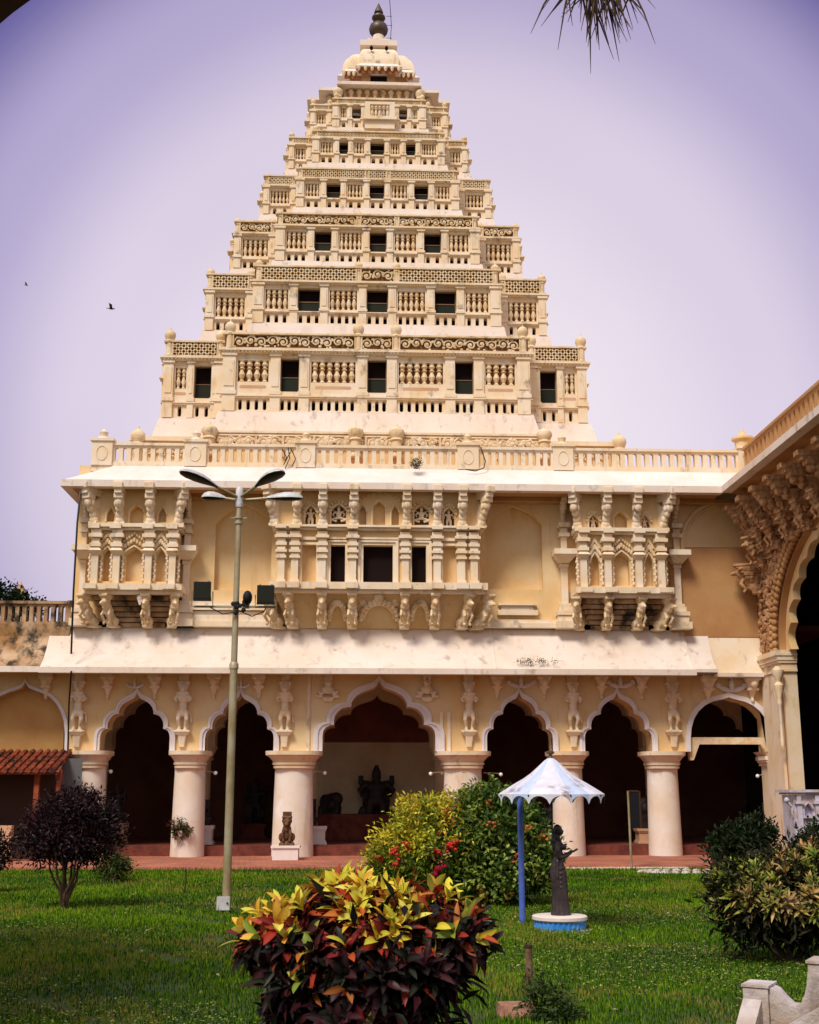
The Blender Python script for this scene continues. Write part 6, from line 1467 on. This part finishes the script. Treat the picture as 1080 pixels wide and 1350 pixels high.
for s in (-1, 1): m.tube([(s*.11,-.1,.46), (s*.13,-.18,.28), (s*.1,-.18,.13)], [.05,.045,.045], 6); m.ell((s*.18,.03,.24), (.09,.15,.13)); m.ell((s*.1,-.2,.14), (.05,.07,.03)); m.ell((s*.06,-.17,.71), (.03,.03,.03)); m.ell((s*.13,-.04,.72), (.04,.04,.06))
gl = fuse(m, 'brown_stone', .015, 1, 'guardian'); inst(gl, 'guardian_lion', None, (at(378,1110,pb_.y+.35).x, pb_.y+.38, zt), (h*.95, h, h), 0, 'brown carved squatting lion with a block on its head, on the white block', 'statue')
# wall lamps
for i, (px, py, s) in enumerate(((131,1016,1),(269,1018,1),(413,1018,1),(583,1019,-1),(645,1020,1),(1013,1022,-1))):
    lab = ['small white bulb on an arm right of the first column','small white bulb on an arm right of the second column','small white bulb on an arm right of the third column','small white bulb on an arm inside the central arch','small white bulb on an arm right of the fourth column','small white bulb on an arm left of the right corner pier'][i]
    p = at(px, py, FY+.45); e_ = empty('wall_lamp', p, lab, 'wall lamp', 'small bulb lamps on arms in the arcade'); x2 = p.x+s*.42
    m = MB(); m.box(p.x-.05, p.x+.05, p.y-.05, p.y+.05, p.z-.05, p.z+.05); m.tube([(p.x-s*.2, p.y, p.z+.03), (p.x, p.y, p.z+.03), (x2, p.y-.05, p.z)], .018, 6); m.build('arm', 'galv', e_); MB().ell((x2, p.y-.05, p.z-.03), .07, 10, 8).build('bulb', 'bulb', e_)
# plant hanging on the second column
b = at(238, 1095, FY-.25); hp = empty('hanging_plant', (b.x, b.y, b.z), 'small leafy plant with dark red sprigs hanging on the front of the second column', 'plant')
rgp = np.random.default_rng(3); k = 1/(at(101,1100,FY).x-at(100,1100,FY).x)
np_obj('foliage', [crown(rgp, [((b.x, b.y, b.z), (.28,.15,.16))], 500, .13, .06, [(.05,.09,.02),(.09,.13,.03),(.12,.05,.03)], clump=10, csize=.07, inner=.1), crown(rgp, [((b.x-.1, b.y, b.z+.25), (.3,.1,.12))], 120, .12, .04, [(.16,.03,.03),(.05,.08,.02)], clump=6, csize=.05, inner=.4)], 'leaf', hp, (b.x, b.y, b.z))
MB().lathe([(.06,-.2),(.12,-.05),(.13,0)], (b.x, b.y, b.z), 10).build('pot', 'limewash_clean', hp)
# black cable down the left end of the palace
a0 = at(104, 690, FY-1.9); m = MB(); m.tube([at(106, 648, OY-.02), at(102, 690, FY-1.9), at(97, 780, FY-1.7), at(94, 862, FY-1.35)], .035, 6); m.tube([at(94, 885, FY-1.5), at(91, 930, FY-.6), at(88, 1060, FY-.35), at(87, 1085, FY-.3)], .03, 6)
m.build('cable', 'black', None, 'black cable running down the left corner of the palace from the eave', 'cable')
# weeds on the eave, loose wires
for px, py, s, lab in ((549, 611, .22, 'tiny dark weed growing on the upper eave at the centre'),(700, 872, .3, 'dark dried weeds lying along the lower eave right of the centre')):
    Y_ = FY-1.0 if py < 700 else FY-1.2; b = at(px, py, Y_); e_ = empty('eave_weed', b, lab, 'weed'); lum = [((b.x, b.y, b.z), (s,.15,s*.8))] if py < 700 else [((b.x+.3, b.y, b.z), (1.0,.15,.03))]
    np_obj('foliage', [crown(rgp, lum, 420 if py < 700 else 260, .07, .03, [(.03,.05,.02),(.05,.05,.02),(.02,.02,.01)], clump=10, csize=.05, inner=.1)], 'leaf_soft', e_, b); MB().tube([(b.x, b.y+.05, b.z-.2), (b.x, b.y, b.z)], .012, 5).build('stem', 'bark', e_)
m = MB()
for pts in (((372,592),(378,603),(374,613),(383,596)),((383,590),(390,605),(385,615)),((376,618),(382,604),(380,590))): m.tube([at(x_, y_, BYf-.25) for x_, y_ in pts], .018, 5)
m.build('loose_wires', 'black', None, 'tangle of loose black wires on the roof balustrade left of the centre', 'wires')
tag(MB().tube([at(614,619,BYf-.5), at(627,621,BYf-.5), at(638,617,BYf-.4), at(640,608,BYf-.35), at(634,590,BYf-.3)], .022, 5).build('loose_wires', 'black'), 'short bent wire lying over the upper eave right of the centre', 'wires')
# distant tree and turret at the far left
b = Vector((at(6, 800, 95).x, 95, 0)); tr = empty('background_tree', b, 'dark leafy tree top beyond the left terrace balustrade', 'tree'); Y_ = 95; k = 1/(at(101,780,Y_).x-at(100,780,Y_).x)
z = at(5, 790, Y_).z; stems(tr, (b.x, 95, 0), [(b.x, 95, z), (b.x+2, 95, z-1), (b.x-3, 95, z)], .3, name='trunk', seed=20)
np_obj('crown', [crown(rgp, [((b.x-1, 95, z), (2.4,2.5,1.1)), ((b.x+1.2, 95, z-.6), (1.7,2,.8)), ((b.x-4, 95, z+.4), (3,3,1.6))], 7000, .32, .18, [(.012,.022,.010),(.02,.035,.015)], csize=.3, inner=.3)], 'leaf_soft', tr, b)
b = at(25, 800, 110); m = MB(); s = 110/1600; tu = empty('far_turret', (b.x, 110, 0), 'distant ochre turret with a small domed cap rising behind the tree at far left', 'tower')
zt = at(25, 765, 110).z; m.box(b.x-.62*1, b.x+.62, 109.4, 110.6, 0, zt-1.3); m.lathe([(.62,0),(.66,.1),(.5,.2),(.5,.4)], (b.x, 110, zt-1.3), 16); m.build('turret_body', 'turret_ochre', tu); MB().lathe([(.5,0),(.5,.15),(.25,.25),(.3,.4),(.12,.6),(.03,.9)], (b.x, 110, zt-.95), 14).build('turret_cap', 'salmon', tu)
# birds
def bird(px, py, Y, s, label):
    b = at(px, py, Y); m = MB(); m.ell((0,0,0), (.16,.07,.06)); m.ell((.17,0,.03), (.05,.045,.04)); m.frus((-.34,-.12,-.05,.05), (-.3,-.14,-.03,.03), -.015, .015)
    me = fuse(m, 'black', .02, 1, 'b'); o = inst(me, 'bird', None, b, (s,s,s), .3, label, 'bird', 'birds flying in the sky')
    for sg in (-1, 1): w_ = MB(); w_.add([(.06,0,.02),(-.1,0,.02),(-.22,sg*.42,.20),(.0,sg*.30,.16)], [(0,1,2,3)]); w_.add([(.06,0,.03),(-.1,0,.03),(-.22,sg*.42,.205),(.0,sg*.30,.17)], [(3,2,1,0)]); me2 = w_.mesh('wing', 'black', (0,0,0)); inst(me2, 'wing', o, W[o.name])
bird(147, 407, 45, .62, 'larger dark bird flying left of the tower'); bird(35, 376, 60, .45, 'tiny distant bird near the left edge of the sky')
